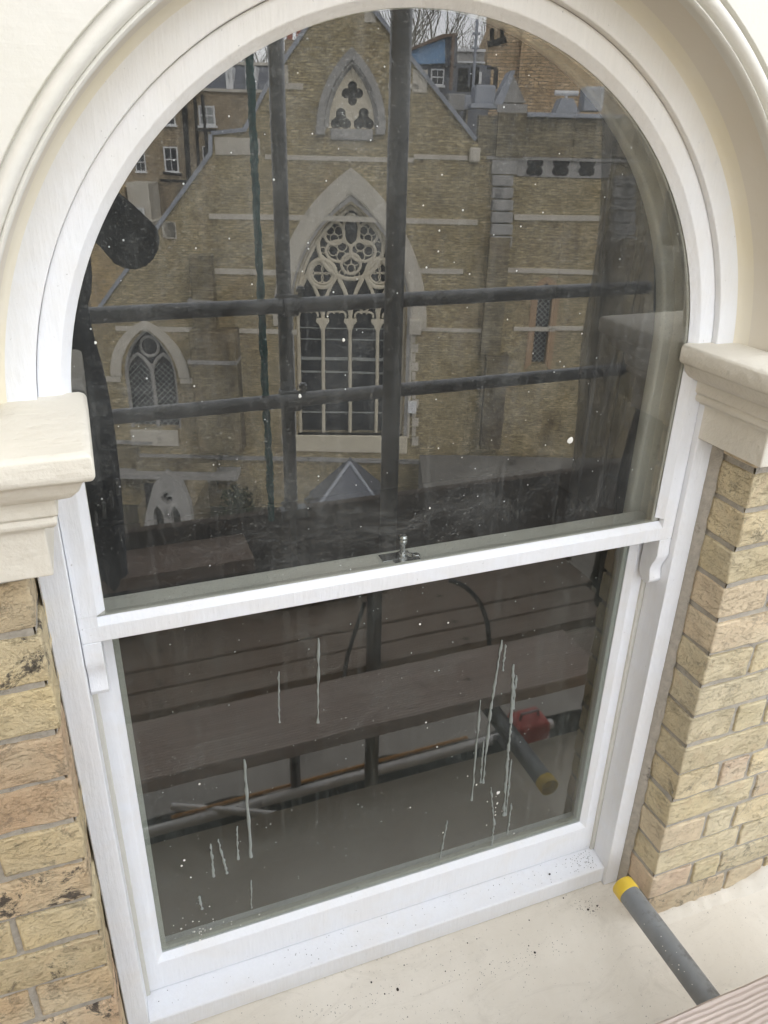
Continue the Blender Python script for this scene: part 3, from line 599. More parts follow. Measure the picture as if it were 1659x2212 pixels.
for i in range(330):
    if i<150: u=random.gauss(1140,75); v=random.gauss(2050-(u-1140)*.42,24)
    elif i<230: u=random.gauss(1275,22); v=random.gauss(1962,12)
    elif i<290: u=random.uniform(640,900); v=2188-(u-640)*.26+random.uniform(-10,25)
    else: u=random.uniform(700,1500); v=random.uniform(1990,2200)
    x,y,z=hit_sill(u,v)
    if y>.57 and x<.93: q=crumb(x,y,z-.0002,random.uniform(.0004,.0010)); b.add(q.v,q.f)
tag(b.build('grit','grit'),'fine dark grit scattered over the cream sill','grit',kind='stuff')
b=MB()
for i in range(160):
    x=random.uniform(CX-.5,CX+.5) if i<90 else CX+.5-abs(random.gauss(0,.03)); y=random.uniform(.992,1.036); q=crumb(x,y,-1.5245+(y-.989)*.18+.0002,random.uniform(.0004,.0010)); b.add(q.v,q.f)
tag(b.build('sill_dust','grit'),'fine grit scattered along the white timber sill','grit',kind='stuff')
for u,v,r_ in [(1188,1884,3.2)]:
    P=on_y(u,v,1.01); o=crumb(P.x,1.01,-1.5205,.0026).build('paint_flake','grit'); tag(o,'dark flake lying on the white timber sill below the lower pane','flake')

# ================================================================== the scaffold we stand on (seen in the glass)
G='galvanised scaffold poles around the deck'
def pole(name,pts,mat,label,r_=.02415,cat='scaffold pole'):
    b=MB(); b.tube(pts,r_,20); o=b.build(name,mat,smooth=True); return tag(o,label,cat)
pole('scaffold_pole',[(.7155,.205,-CZ),(.7155,.205,-1.5),(.7155,.205,2.6)],'darksteel','dark upright scaffold pole reflected down the middle of the window, the nearer and thicker one')
pole('scaffold_pole',[(.618,-.527,-CZ),(.617,-.527,0),(.616,-.527,2.6)],'darksteel','dark upright scaffold pole reflected left of the thick one, with two rails clamped to it')
ym=2.006-2.46
pole('guard_rail',[(-1.9,ym,-.505),(2.03,ym,-.485)],'darksteel','upper reflected guard rail crossing the middle of the upper pane','',cat='guard rail') if False else None
def rail(z0,z1,x0,x1,label,y=ym,mat='darksteel'): 
    b=MB(); b.tube([(x0,y,z0),(x1,y,z1)],.02415,20); return tag(b.build('guard_rail',mat,smooth=True),label,'guard rail','guard rails')
PL=on_y(235,682,2.46); PR=on_y(1400,620,2.46); rail(PL.z*1.0,PR.z,-1.9,PR.x,'upper of the two dark rails reflected across the upper pane')
QL=on_y(260,903,2.46); QR=on_y(1345,797,2.46); rail(QL.z,QR.z,-1.9,QR.x,'lower of the two dark rails reflected across the upper pane')
for zz,lab in ((PL.z,'dark coupler clamping the upper reflected rail to its pole'),(QL.z,'dark coupler clamping the lower reflected rail to its pole')):
    t=empty('pole_coupler',(.617,-.49,CZ+zz)); tag(t,lab,'coupler','couplers on the reflected pole')
    b=MB(); b.loft([[(.617+r_*math.cos(a),-.527+r_*math.sin(a),zz+h) for a in [2*PI*k/20 for k in range(20)]] for r_,h in [(.0262,-.026),(.031,-.024),(.031,.024),(.0262,.026)]],closed_u=True,caps=False)
    b.loft([[(.617+h,ym+r_*math.cos(a),zz+r_*math.sin(a)) for a in [2*PI*k/20 for k in range(20)]] for r_,h in [(.0262,-.026),(.031,-.024),(.031,.024),(.0262,.026)]],closed_u=True)
    b.box(.598,.640,-.512,-.470,zz-.022,zz+.022)
    b.build('clamp','darksteel',t,bevel=.002)
    b=MB(); b.tube([(.655,-.46,zz+.03),(.655,-.46,zz+.062)],.009,8); b.tube([(.575,-.46,zz+.035),(.645,-.455,zz+.03)],.007,8); b.tube([(.655,-.46,zz+.045),(.655,-.46,zz+.056)],.016,6); split(b,'bolt',lambda q,n:q.build(n,'darksteel',t))
# deck boards and toe board
for (y0,y1,zt,x1,lab) in [(.228,.40,-1.55,1.62,'dirty deck board just below and behind the raised pale board'),(.082,.18,-1.55,1.66,'narrow dirty deck board right behind the upright pole'),(-.030,.072,-1.553,1.68,'narrow sunken deck board in the middle of the deck'),(-.262,-.036,-1.55,1.72,'dirty deck board in the outer half of the deck'),(-.490,-.268,-1.55,1.78,'dirty deck board against the toe board')]:
    board('deck_board',-1.9,x1,y0,y1,zt,'boarddark',lab,'scaffold board','dirty deck boards')
board('toe_board',-1.9,2.15,-.545,-.507,-1.243,'toe','dark toe board standing on edge along the far side of the deck','toe board',th=.33)
b=MB(); b.box(-.30,.425,-.485,-.292,-1.345,-1.298); tag(b.build('timber_offcut','offcut',bevel=.002),'brown timber offcut lying on the deck, reflected low in the upper pane','timber offcut')
b=MB(); b.box(-.28,.405,-.48,-.315,-1.549,-1.346); tag(b.build('timber_block','toe',bevel=.003),'dark timber block on the deck carrying the brown offcut','timber block')
b=MB(); b.box(.50,.93,-.47,-.22,-1.549,-1.47); tag(b.build('timber_offcut','offcut',bevel=.002),'short reddish timber offcut on the deck behind the upright pole','timber offcut')
t=empty('toe_clip',(.62,-.52,CZ-1.222)); tag(t,'pale metal clip holding the toe board at the foot of the reflected pole','clip')
b=MB(); b.box(.575,.675,-.549,-.503,-1.28,-1.2415); b.build('plate','steel',t,bevel=.003)
b=MB(); b.tube([(.575,-.50,-1.215),(.595,-.50,-1.203)],.010,6); b.tube([(.665,-.50,-1.212),(.69,-.50,-1.196)],.010,6); split(b,'bolt',lambda q,n:q.build(n,'steel',t))
# teal rope hanging outside the rails
random.seed(2); b=MB(); pts=[]; tp=[]
for i in range(300):
    f=i/299; z=2.4+( -1.25-2.4)*f; a=f*180
    pts.append((.527+.0012*math.cos(a)+.0015*math.sin(f*7),-.464+.0012*math.sin(a),z)); tp.append(.0115*random.uniform(.80,1.2))
b.tube(pts,.01,8,taper=tp); tag(b.build('rope','rope',smooth=True),'teal fibre rope hanging straight down beside the reflected pole','rope')
# lower lift
b=MB(); b.tube([(-1.9,2.104-2.60,-2.765),(1.98,2.104-2.60,-2.72)],.02415,18); tag(b.build('ledger_tube','palesteel',smooth=True),'pale scaffold tube of the level below, reflected slanting across the lower pane','scaffold tube')
b=MB(); b.tube([(.05,-.52,-2.715),(.8,-.525,-2.705),(1.50,-.52,-2.69)],.008,8); tag(b.build('orange_cable','orange',smooth=True),'thin orange cable lying along the pale tube of the level below','cable')
A1=on_y(372,1742,2.72); A2=on_y(635,1764,2.42); b=MB(); b.tube([(A1.x,2.104-2.72,A1.z),(A2.x,2.104-2.42,A2.z)],.017,16); tag(b.build('brace_tube','palesteel',smooth=True),'short pale tube crossing the lower scaffold tube at its left end','scaffold tube')
for y0,y1 in ((.40,.62),(.17,.38),(-.05,.16),(-.27,-.06),(-.49,-.28)):
    board('lower_deck_board',-1.9,2.2,y0,y1,-3.42,'toe','dark lower level board, '+{.40:'nearest the wall',.17:'second from the wall',-.05:'third from the wall',-.27:'fourth from the wall',-.49:'against the lower toe board'}[y0],'scaffold board','boards of the lower level')
board('lower_toe_board',-1.9,2.3,-.545,-.507,-3.2,'toe','dark toe board of the scaffold level below','toe board',th=.22)
RP=on_y(1140,1572,2.42); cx_,cy_,zq=RP.x,2.104-2.42,RP.z-.085
t=empty('toolbox',(cx_,cy_,CZ+zq)); tag(t,'red toolbox on the lower scaffold level, mirrored beside the tube','toolbox')
b=MB(); b.box(cx_-.085,cx_+.085,cy_-.07,cy_+.07,zq,zq+.15); b.build('body','red',t,bevel=.02,segs=3)
b=MB(); b.tube([(cx_-.05,cy_,zq+.15),(cx_-.045,cy_,zq+.18),(cx_+.045,cy_,zq+.18),(cx_+.05,cy_,zq+.15)],.007,8); b.build('handle','darksteel',t)
t=empty('storage_crate',(cx_,cy_,CZ-3.42)); tag(t,'dark crate under the red toolbox','crate')
b=MB(); b.box(cx_-.13,cx_+.13,cy_-.10,cy_+.10,-3.418,zq-.002); b.build('box','net',t,bevel=.01)
# black hose looped over the deck
def spline(P,n=10):
    out=[]; P=[Vector(p) for p in P]
    for i in range(len(P)-1):
        p0,p1,p2,p3=P[max(i-1,0)],P[i],P[i+1],P[min(i+2,len(P)-1)]
        for k in range(n):
            t_=k/n; out.append(.5*((2*p1)+(p2-p0)*t_+(2*p0-5*p1+4*p2-p3)*t_*t_+(3*p1-p0-3*p2+p3)*t_**3))
    return out+[P[-1]]
hp=[on_y(u,v,yy) for u,v,yy in [(970,1252,2.00),(1005,1268,1.97),(1035,1300,1.93),(1052,1345,1.88),(1057,1395,1.83)]]
b=MB(); b.tube(spline([(p.x,2.104-p.y,max(p.z,-1.53)) for p in hp]),.0085,8); tag(b.build('black_hose','darksteel',smooth=True),'black hose curving over the deck boards right of the pole','hose')
hp=[on_y(u,v,yy) for u,v,yy in [(788,1300,1.9),(765,1370,1.87),(750,1420,1.84),(744,1462,1.80)]]
b=MB(); b.tube(spline([(p.x,2.104-p.y,max(p.z,-1.53)) for p in hp]),.007,8); tag(b.build('black_cable','darksteel',smooth=True),'dark cable running down beside the foot of the pole','cable')
# debris sheeting at the right-hand end
def sheet(name,P00,P10,P01,P11,mat,label,amp,fx,nu=60,nv=50,seed=0):
    random.seed(seed); ph=[random.uniform(0,6) for _ in range(4)]; b=MB(); vs=[]
    P00,P10,P01,P11=map(Vector,(P00,P10,P01,P11)); nrm=(P10-P00).cross(P01-P00).normalized()
    for i in range(nu+1):
        for j in range(nv+1):
            u,v=i/nu,j/nv; p=P00*(1-u)*(1-v)+P10*u*(1-v)+P01*(1-u)*v+P11*u*v
            d=amp*(math.sin(u*fx+ph[0]+1.5*math.sin(v*5+ph[1]))+.5*math.sin(u*fx*2.3+v*7+ph[2])+.35*math.sin(v*14+u*9+ph[3])); edge=.02*math.sin(v*17)*(1 if i in(0,nu) else 0)
            vs.append(p+nrm*d+(P10-P00)*edge)
    b.add(vs,[(i*(nv+1)+j,(i+1)*(nv+1)+j,(i+1)*(nv+1)+j+1,i*(nv+1)+j+1) for i in range(nu) for j in range(nv)])
    o=b.build(name,mat,smooth=True,angle=180); sm=o.modifiers.new('thick','SOLIDIFY'); sm.thickness=.0012; return tag(o,label,'sheeting')
sheet('plastic_sheeting',(1.66,-.40,.75),(2.12,-.42,.75),(1.74,-.40,-1.38),(1.98,-.40,-1.38),'sheet','translucent plastic sheeting hanging at the right end of the rails',.018,14,seed=4)
sheet('gap_dark_sheet',(-1.9,-.66,-2.84),(2.3,-.66,-2.84),(-1.9,-.68,-4.6),(2.3,-.68,-4.6),'net','dark sheet added outside the lower scaffold level to darken the gap below the deck',.02,30,seed=11)  # added dark sheet: hides the bright street so the gap reads dark
sheet('debris_netting',(2.02,-.40,.10),(1.50,.58,.10),(2.02,-.40,-1.7),(1.32,.58,-1.7),'net','dark debris netting closing the right end of the scaffold',.022,16,seed=8)
b=MB(); b.tube([(1.93,-.42,-1.24),(2.25,-.25,-1.36)],.012,8); tag(b.build('end_strap','steel',smooth=True),'thin pale bar at the right end of the toe board','bar')

# ================================================================== the photographer (only seen mirrored)
per=empty('person',(-.17,-.33,CZ-1.55)); tag(per,'person in a black and navy fleece taking the picture with one elbow raised','person')
def skinned(name,chains,mat,parent,sub=2):
    vs=[];es=[];rs=[];idx={}
    for ch_ in chains:
        prev=None
        for nm,p,r_ in ch_:
            if nm in idx: i=idx[nm]
            else: i=len(vs); idx[nm]=i; vs.append(p); rs.append(r_)
            if prev is not None: es.append((prev,i))
            prev=i
    o0=origin(parent); me=bpy.data.meshes.new(name); me.from_pydata([(x-o0.x,y-o0.y,z+CZ-o0.z) for x,y,z in vs],es,[])
    o=bpy.data.objects.new(name,me); scene.collection.objects.link(o); o.parent=parent; me.materials.append(MAT[mat])
    sk=o.modifiers.new('skin','SKIN'); 
    for i,r_ in enumerate(rs):
        rr=r_ if isinstance(r_,tuple) else (r_,r_); me.skin_vertices[0].data[i].radius=rr
    me.skin_vertices[0].data[0].use_root=True; sk.use_smooth_shade=True
    ss=o.modifiers.new('sub','SUBSURF'); ss.levels=sub; ss.render_levels=sub; return o
X=-.135; Y=-.34
skinned('body',[
 [('pel',(X,Y,-.62),(.155,.105)),('w',(X,Y,-.50),(.150,.10)),('ch',(X,Y,-.30),(.165,.105)),('up',(X,Y+.01,-.17),(.13,.085)),('nk',(X,Y+.02,-.085),.055),('hd0',(X,Y+.035,-.01),.062),('hd1',(X,Y+.04,.06),(.082,.095)),('hd2',(X,Y+.03,.125),(.07,.085))],
 [('up',0,0),('sr',(X+.15,Y+.02,-.165),.062),('ur',(X+.24,Y+.13,-.21),.056),('er',(.162,-.145,-.282),.060),('fr',(.088,-.10,-.190),.050),('wr',(.008,-.05,-.085),.030),('pr',(-.012,-.030,-.045),.030)],
 [('up',0,0),('sl',(X-.15,Y+.02,-.165),.062),('ul',(X-.22,Y+.10,-.26),.052),('el',(X-.20,Y+.2,-.31),.047),('fl',(X-.10,-.07,-.18),.040),('wl',(-.105,-.035,-.075),.027),('pl',(-.092,-.022,-.035),.028)],
 [('pel',0,0),('hr',(X+.09,Y,-.70),.095),('kr',(X+.10,Y+.02,-1.10),.064),('ar',(X+.10,Y-.01,-1.47),.045),('tr',(X+.115,Y+.13,-1.517),.034)],
 [('pel',0,0),('hl',(X-.09,Y,-.70),.095),('kl',(X-.10,Y+.03,-1.10),.064),('al',(X-.11,Y,-1.47),.045),('tl',(X-.125,Y+.14,-1.517),.034)]],'navy',per)
# clothes: black sleeve and chest over the body
skinned('black_fleece',[[('c1',(X,Y,-.52),(.172,.12)),('c2',(X,Y,-.30),(.185,.125)),('c3',(X,Y+.01,-.17),(.145,.10)),('c4',(X,Y+.02,-.11),(.075,.07))],
 [('c3',0,0),('s1',(X+.16,Y+.02,-.17),.078),('s2',(X+.24,Y+.13,-.21),.070),('s3',(.158,-.145,-.278),.080),('s4',(.085,-.10,-.185),.068),('s5',(.02,-.06,-.098),.042)],
 [('c3',0,0),('t1',(X-.16,Y+.02,-.17),.078),('t2',(X-.22,Y+.10,-.26),.066),('t3',(X-.20,Y+.2,-.31),.060),('t4',(X-.10,-.07,-.18),.050),('t5',(-.112,-.045,-.095),.036)]],'black',per)
skinned('hair',[[('h0',(X,Y-.03,.02),(.075,.06)),('h1',(X,Y-.02,.09),(.095,.085)),('h2',(X,Y+.02,.155),(.085,.09))]],'hair',per)
def head_bits():
    b=MB()
    for s in (-1,1):
        lathe(b,X+s*.032,Y+.122,.048,[(.001,-.012),(.011,-.008),(.0135,0),(.011,.008),(.001,.012)],10)
    split(b,'eye',lambda q,n:q.build(n,'white',per,smooth=True))
    b=MB(); b.tube([(X,Y+.125,.055),(X,Y+.148,.022),(X,Y+.135,.012)],.010,8,taper=[.006,.012,.006]); b.build('nose','skin',per,smooth=True)
head_bits()
skinned('navy_coat',[[('d0',(X,Y,-.50),(.165,.118)),('d1',(X+.01,Y,-.66),(.185,.13)),('d2',(X+.005,Y,-.85),(.185,.135)),('d3',(X,Y,-1.02),(.17,.13))]],'navy',per)
# face and hands in skin
skinned('face',[[('f0',(X,Y+.075,-.005),(.055,.05)),('f1',(X,Y+.078,.05),(.067,.056)),('f2',(X,Y+.07,.10),(.062,.05))]],'skin',per)
for s,px,py,pz in ((1,.010,-.028,-.050),(-1,-.085,-.028,-.050)):
    ch_=[[('p0',(px+s*.004,py-.02,pz-.025),(.022,.014)),('p1',(px,py,pz+.01),(.032,.013))]]
    for k,ln in enumerate((.062,.070,.066,.052)):
        q=(k-1.5)*.018; ch_.append([('p1',0,0),('k%d'%k,(px-s*.002,py+.004+.0,pz+.030+q),.0085),('m%d'%k,(px-s*(.004+ln*.35),py+.010,pz+.032+q),.0078),('t%d'%k,(px-s*(.006+ln*.75),py+.004,pz+.030+q),.0068)])
    ch_.append([('p0',0,0),('th1',(px-s*.012,py-.028,pz-.002),.0095),('th2',(px-s*.032,py-.026,pz+.010),.0085)])
    skinned('hand',ch_,'skin',per,2)
b=MB(); 
for i,(u,v) in enumerate([(206,1120),(222,1095),(238,1072),(252,1045)]):
    P=on_y(u,v,2.21); b.tube([(P.x,2.006-2.21,P.z-.035),(P.x+.004,2.006-2.20,P.z+.02)],.0055,8)
split(b,'pale_stripe',lambda q,n:q.build(n,'paleband',per))
b=MB(); b.box(-.118,.028,-.016,-.0085,-.045,.030); tag(b.build('phone','phone',bevel=.003),'black phone held up in both hands of the person','phone')

# ================================================================== ground
b=MB(); b.box(-300,300,-400,300,-CZ-.5,-CZ); tag(b.build('ground','ground'),kind='structure')
b=MB(); b.add([(-60,.6,-CZ+.004),(60,.6,-CZ+.004),(60,-9,-CZ+.004),(-60,-9,-CZ+.004)],[(0,1,2,3)]); b.build('street','tarmac')['kind']='structure'
b=MB(); b.box(-60,60,-11,-9,-CZ,-CZ+.12); b.build('pavement','concrete')['kind']='structure'

# ================================================================== the church, 25 m away and turned 20.7 degrees
def front(name,D,label,cat,kind=None):
    nx=Vector((math.sin(TH)*D,-math.cos(TH)*D+2*M_UP,0)); e=empty(name,(nx.x,nx.y,0),TH,frame=True); tag(e,label,cat); return e
def U(pts,D=25.0): return [ch(u,v,D) for u,v in pts]
church=front('brick_church',25,'tall brick church with a big pointed tracery window, mirrored in the upper pane','church')
def cb(mb,name,mat,par=None,**k): return mb.build(name,mat,par or church,local=True,**k)
def arch_pts(xc,w,hs,ha,n=14,base=None):
    """pointed arch outline (x,h): springing half width w at hs, apex ha; down to base"""
    H=ha-hs; r=(w*w+H*H)/(2*w); pts=[]
    if base is not None: pts.append((xc-w,base))
    a1=math.asin(min(1,H/r)) if r>0 else 0
    for i in range(n+1):
        a=a1*i/n; pts.append((xc-w+r-r*math.cos(a),hs+r*math.sin(a)))
    R_=[(2*xc-x,z) for x,z in pts[:-1]][::-1]
    return pts+R_
gable=U([(60,1180),(60,890),(230,650),(458,332),(458,291),(530,283),(577,190),(665,60),(743,-56),(893,135),(1025,303),(1032,310),(1032,1180)])
gable[0]=(gable[0][0],-CZ); gable[-1]=(gable[-1][0],-CZ)
xm=ch(757,500)[0]
def hx(px,v): return abs(ch(757+px,v)[0]-ch(757,v)[0])
win_in=arch_pts(xm,hx(121,680),ch(757,672)[1],ch(757,440)[1],base=ch(757,940)[1])
gx=ch(759,230)[0]; rose_in=arch_pts(gx,hx(62,270),ch(757,272)[1],ch(757,122)[1],base=ch(757,277)[1])
lx_=ch(330,850)[0]; low_in=arch_pts(lx_,abs(ch(386,850)[0]-ch(276,850)[0])/2,ch(330,815)[1],ch(330,712)[1],base=ch(330,925)[1])
b=MB(); b.slab([gable,win_in,rose_in,low_in],0,-.55); cb(b,'gable_wall','church')
b=MB(); b.box(ch(480,900)[0],ch(1500,900)[0],-1.2,-14,-CZ,ch(757,345)[1]); b.box(ch(60,900)[0],ch(480,900)[0]-.01,-.6,-14,-CZ,ch(300,900)[1]); split(b,'nave_wall',lambda q,n:cb(q,n,'church'))
def path_tube(mb,pts,r_,y,n=6): mb.tube([(x,y,z) for x,z in pts],r_,n)
# roof behind the gable + lead coping on the slopes
b=MB(); cop=U([(60,890),(230,650),(458,332)]); 
for seg in (U([(60,890),(230,650),(458,332)]),U([(458,332),(458,291),(530,283),(577,190),(665,60),(743,-56)]),U([(743,-56),(893,135),(1025,303)])):
    for (xa,za),(xb,zb_) in zip(seg,seg[1:]):
        d=Vector((xb-xa,0,zb_-za)); n_=Vector((-d.z,0,d.x)).normalized()*.09
        if n_.z<0: n_=-n_
        b.add([(xa-n_.x*.2,.10,za-n_.z*.2),(xb-n_.x*.2,.10,zb_-n_.z*.2),(xb+n_.x,.12,zb_+n_.z),(xa+n_.x,.12,za+n_.z),(xa-n_.x*.2,-.6,za-n_.z*.2),(xb-n_.x*.2,-.6,zb_-n_.z*.2),(xb+n_.x,-.6,zb_+n_.z),(xa+n_.x,-.6,za+n_.z)],[(0,1,2,3),(4,7,6,5),(0,4,5,1),(2,6,7,3),(0,3,7,4),(1,5,6,2)])
cb(b,'coping','lead')
b=MB(); ap=ch(743,-56); 
for (e_) in (ch(230,650),ch(1025,303)):
    b.add([(ap[0],-.6,ap[1]-.1),(ap[0],-14,ap[1]-.1),(e_[0],-14,e_[1]-.3),(e_[0],-.6,e_[1]-.3)],[(0,1,2,3)])
cb(b,'roof','slate')
# string courses of pale stone
b=MB()
def band(u0,u1,v0,v1,mb=None,y=.03,D=25):
    (xa,za),(xb,_)=ch(u0,v0,D),ch(u1,v0,D); zb_=ch(u0,v1,D)[1]; (mb or b).box(min(xa,xb),max(xa,xb),-.1,y,min(za,zb_),max(za,zb_))
band(572,895,333.5,344); band(895,1010,333.5,344); band(452,1032,460.5,472); band(1110,1300,462,474)
band(420,600,578,590); band(900,1000,579,590); band(1060,1290,578,588); band(250,640,704,714); band(900,1080,706,714); band(1110,1200,706,714); band(1185,1260,704,713)
band(612,655,178,192,); band(838,905,180,192); band(505,560,298,334); band(355,380,480,515)
split(b,'string_course',lambda q,n:cb(q,n,'stone'))
# quoins and kneeler stones
b=MB(); band(463,508,296,334,y=.035); band(893,925,150,200,y=.03); band(350,378,478,512,y=.03); band(787,812,12,48,y=.03); band(612,622,140,182,y=.03); split(b,'dressed_stone',lambda q,n:cb(q,n,'stone'))
# big window: hood, reveal, tracery, glass
hood_o=arch_pts(xm,hx(166,690),ch(757,700)[1],ch(757,362)[1],n=18,base=ch(757,706)[1]); hood_i=arch_pts(xm,hx(136,680),ch(757,690)[1],ch(757,415)[1],n=18,base=ch(757,706)[1])
b=MB(); b.slab([hood_o+hood_i[::-1]],.09,-.05); cb(b,'hood_mould','stone')
mid_i=arch_pts(xm,hx(124,672),ch(757,676)[1],ch(757,434)[1],n=18,base=ch(757,942)[1]); hood_i2=arch_pts(xm,hx(136,680),ch(757,690)[1],ch(757,415)[1],n=18,base=ch(757,942)[1])
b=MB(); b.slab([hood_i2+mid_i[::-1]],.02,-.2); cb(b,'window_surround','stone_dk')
b=MB()
for k,off in enumerate((.0,.055,.11)):
    a_=arch_pts(xm,hx(134-k*5,680),ch(757,688)[1],ch(757,418+7*k)[1],n=18,base=ch(757,942)[1]); path_tube(b,a_,.045-.006*k,.03-off,8)
cb(b,'roll_mould','stone',smooth=True)
b=MB()
for i,v in enumerate(range(700,960,20)):
    w_=8 if i%2 else 14; 
    for s in (-1,1):
        xa=xm+s*hx(134,v); xb=xm+s*hx(134+w_,v); b.box(min(xa,xb),max(xa,xb),-.1,.025+.003*i%2,ch(757,v+18)[1],ch(757,v)[1])
split(b,'quoin_stone',lambda q,n:cb(q,n,'stone'))
zt=lambda x,y:((850+.3617*x)/1.507,(450+.3617*y)/1.507)       # reading positions off an enlarged crop
zc=lambda x,y:ch(*zt(x,y))
b=MB(); TR=.055; K=25*.3617/1.507/FPX/.955
def ring(x,y,rx,ry,r_=TR,yy=-.30): c=zc(x,y); b.ring_tube(c[0],c[1],rx*K,ry*K,yy+random.uniform(-.01,.01),r_,30,7)
random.seed(6)
ring(803,965,272,278,.07); ring(803,835,66,120,.048); ring(648,865,80,85,.048); ring(958,865,80,85,.048); ring(690,1025,105,82,.048); ring(912,1025,105,82,.048); ring(803,1140,82,82,.048)
ring(540,1228,112,115,.07); ring(1066,1228,112,115,.07); ring(540,1228,86,86,.035,-.33); ring(1066,1228,86,86,.035,-.33)
for x,y,rx,m_,rot in ((648,865,80,3,.5),(958,865,80,3,2.6),(690,1025,92,3,1.0),(912,1025,92,3,2.1),(803,1140,80,3,-PI/2),(540,1228,100,4,PI/4),(1066,1228,100,4,PI/4)):
    c=zc(x,y)
    for j in range(m_):
        a=rot+2*PI*j/m_; q=.50*rx*K; b.ring_tube(c[0]+q*math.cos(a),c[1]+q*math.sin(a),q*.86,q*.86,-.34-random.uniform(0,.02),.018,16,5)
for j in range(12):
    a=2*PI*j/12+.2; c=zc(803,965); b.ring_tube(c[0]+238*K*math.cos(a),c[1]+242*K*math.sin(a),24*K,24*K,-.33-random.uniform(0,.02),.018,12,5)
yb=ch(757,940)[1]; ysp=ch(757,700)[1]
mull=[305,550,797,1045,1290]; mx_=[ch((850+.3617*m)/1.507,800)[0] for m in mull]; w4=(mx_[4]-mx_[0])/4; mx_=[mx_[0]+w4*i for i in range(5)]
ytop=zc(427,1250)[1]
for i in range(5):
    b.tube([(mx_[i],-.30,yb-.1),(mx_[i],-.30,ysp+.1)],.060,8)
for i in range(4):
    p=arch_pts((mx_[i]+mx_[i+1])/2,w4/2,ysp,ytop,n=8); path_tube(b,p,.058,-.30+.005*i,7)
    c=(mx_[i]+mx_[i+1])/2; b.ring_tube(c,ysp+.50,.14,.16,-.31,.035,16,6); b.ring_tube(c-.17,ysp+.20,.13,.13,-.315,.035,16,6,PI*.2,PI*1.1); b.ring_tube(c+.17,ysp+.20,.13,.13,-.325,.035,16,6,-PI*.1,PI*.8)
for i in (0,2):
    p=arch_pts(mx_[i+1],w4,ysp,zc(550,1070)[1],n=10); path_tube(b,p,.065,-.305,7)
path_tube(b,arch_pts(xm,hx(117,672),ch(757,676)[1],ch(757,447)[1],n=18,base=yb),.075,-.28,8)
cb(b,'tracery','stone_cr',smooth=True)
b=MB()
for i in range(1,4):
    x=mx_[i]; z=ysp
    b.slab([[(x-.05,z-.30),(x+.05,z-.30),(x+.13,z-.08),(x+.22,z+.02),(x+.20,z+.12),(x-.20,z+.12),(x-.22,z+.02),(x-.13,z-.08)]],-.22,-.36)
split(b,'mullion_capital',lambda q,n:cb(q,n,'stone_cr',bevel=.02))
b=MB(); b.slab([win_in],-.50,-.53); cb(b,'window_glass','darkglass')
b=MB()
for v,wv in ((784,.05),(813,.03),(741,.02),(900,.025),(716,.015)): z=ch(757,v)[1]; b.box(mx_[0],mx_[4],-.44,-.47,z-wv,z+wv)
split(b,'saddle_bar',lambda q,n:cb(q,n,'paleglass'))
b=MB(); 
a=ch(637,941); c=ch(757,976); b.box(xm-hx(124,945),xm+hx(124,945),-.3,.06,c[1],yb); cb(b,'window_sill','stone_cr',bevel=.03)
# gable window
go=arch_pts(gx,hx(75,277),ch(757,283)[1],ch(757,101)[1],n=16,base=ch(757,276)[1]); gi=arch_pts(gx,hx(60,277),ch(757,279)[1],ch(757,128)[1],n=16,base=ch(757,276)[1])
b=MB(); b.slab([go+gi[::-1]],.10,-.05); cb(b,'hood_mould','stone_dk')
zg=lambda x,y: ch((1000+.18083*x)/1.507,(100+.18083*y)/1.507); Kg=25*.18083/1.507/FPX/.955
b=MB(); 
for k in (0,1): path_tube(b,arch_pts(gx,hx(57-4*k,277),ch(757,276)[1],ch(757,134+6*k)[1],n=16),.05,-.02-.08*k,7)
cb(b,'roll_mould','stone_dk',smooth=True)
def foil(cx,cy,r_,lobes,rot,lr,n=6):
    pts=[]
    for k in range(lobes):
        a=rot+2*PI*k/lobes; c=(cx+r_*math.cos(a),cy+r_*math.sin(a))
        for j in range(n+1):
            q=a-PI*.62+PI*1.24*j/n; pts.append((c[0]+lr*math.cos(q),c[1]+lr*math.sin(q)))
    return pts
outer=arch_pts(gx,hx(52,272),ch(757,272)[1],ch(757,142)[1],n=14,base=ch(757,278)[1])
c=zg(800,1120); quat=foil(c[0],c[1],95*Kg,4,PI/2,72*Kg)
c1=zg(592,1610); c2=zg(1010,1610)
def tref(c): return foil(c[0],c[1],95*Kg,3,PI/2,80*Kg)
b=MB(); b.slab([outer,quat,tref(c1),tref(c2)],-.12,-.35); cb(b,'gable_tracery','stone_cr')
b=MB(); b.slab([rose_in],-.5,-.52); cb(b,'gable_opening','void')
b=MB(); p=ch(713,277); q=ch(806,304); b.box(p[0],q[0],-.1,.08,q[1],p[1]); 
for u in (692,822): p=ch(u-10,272); q=ch(u+10,292); b.box(p[0],q[0],-.05,.18,q[1],p[1])
split(b,'gable_sill',lambda q,n:cb(q,n,'stone_dk',bevel=.03))
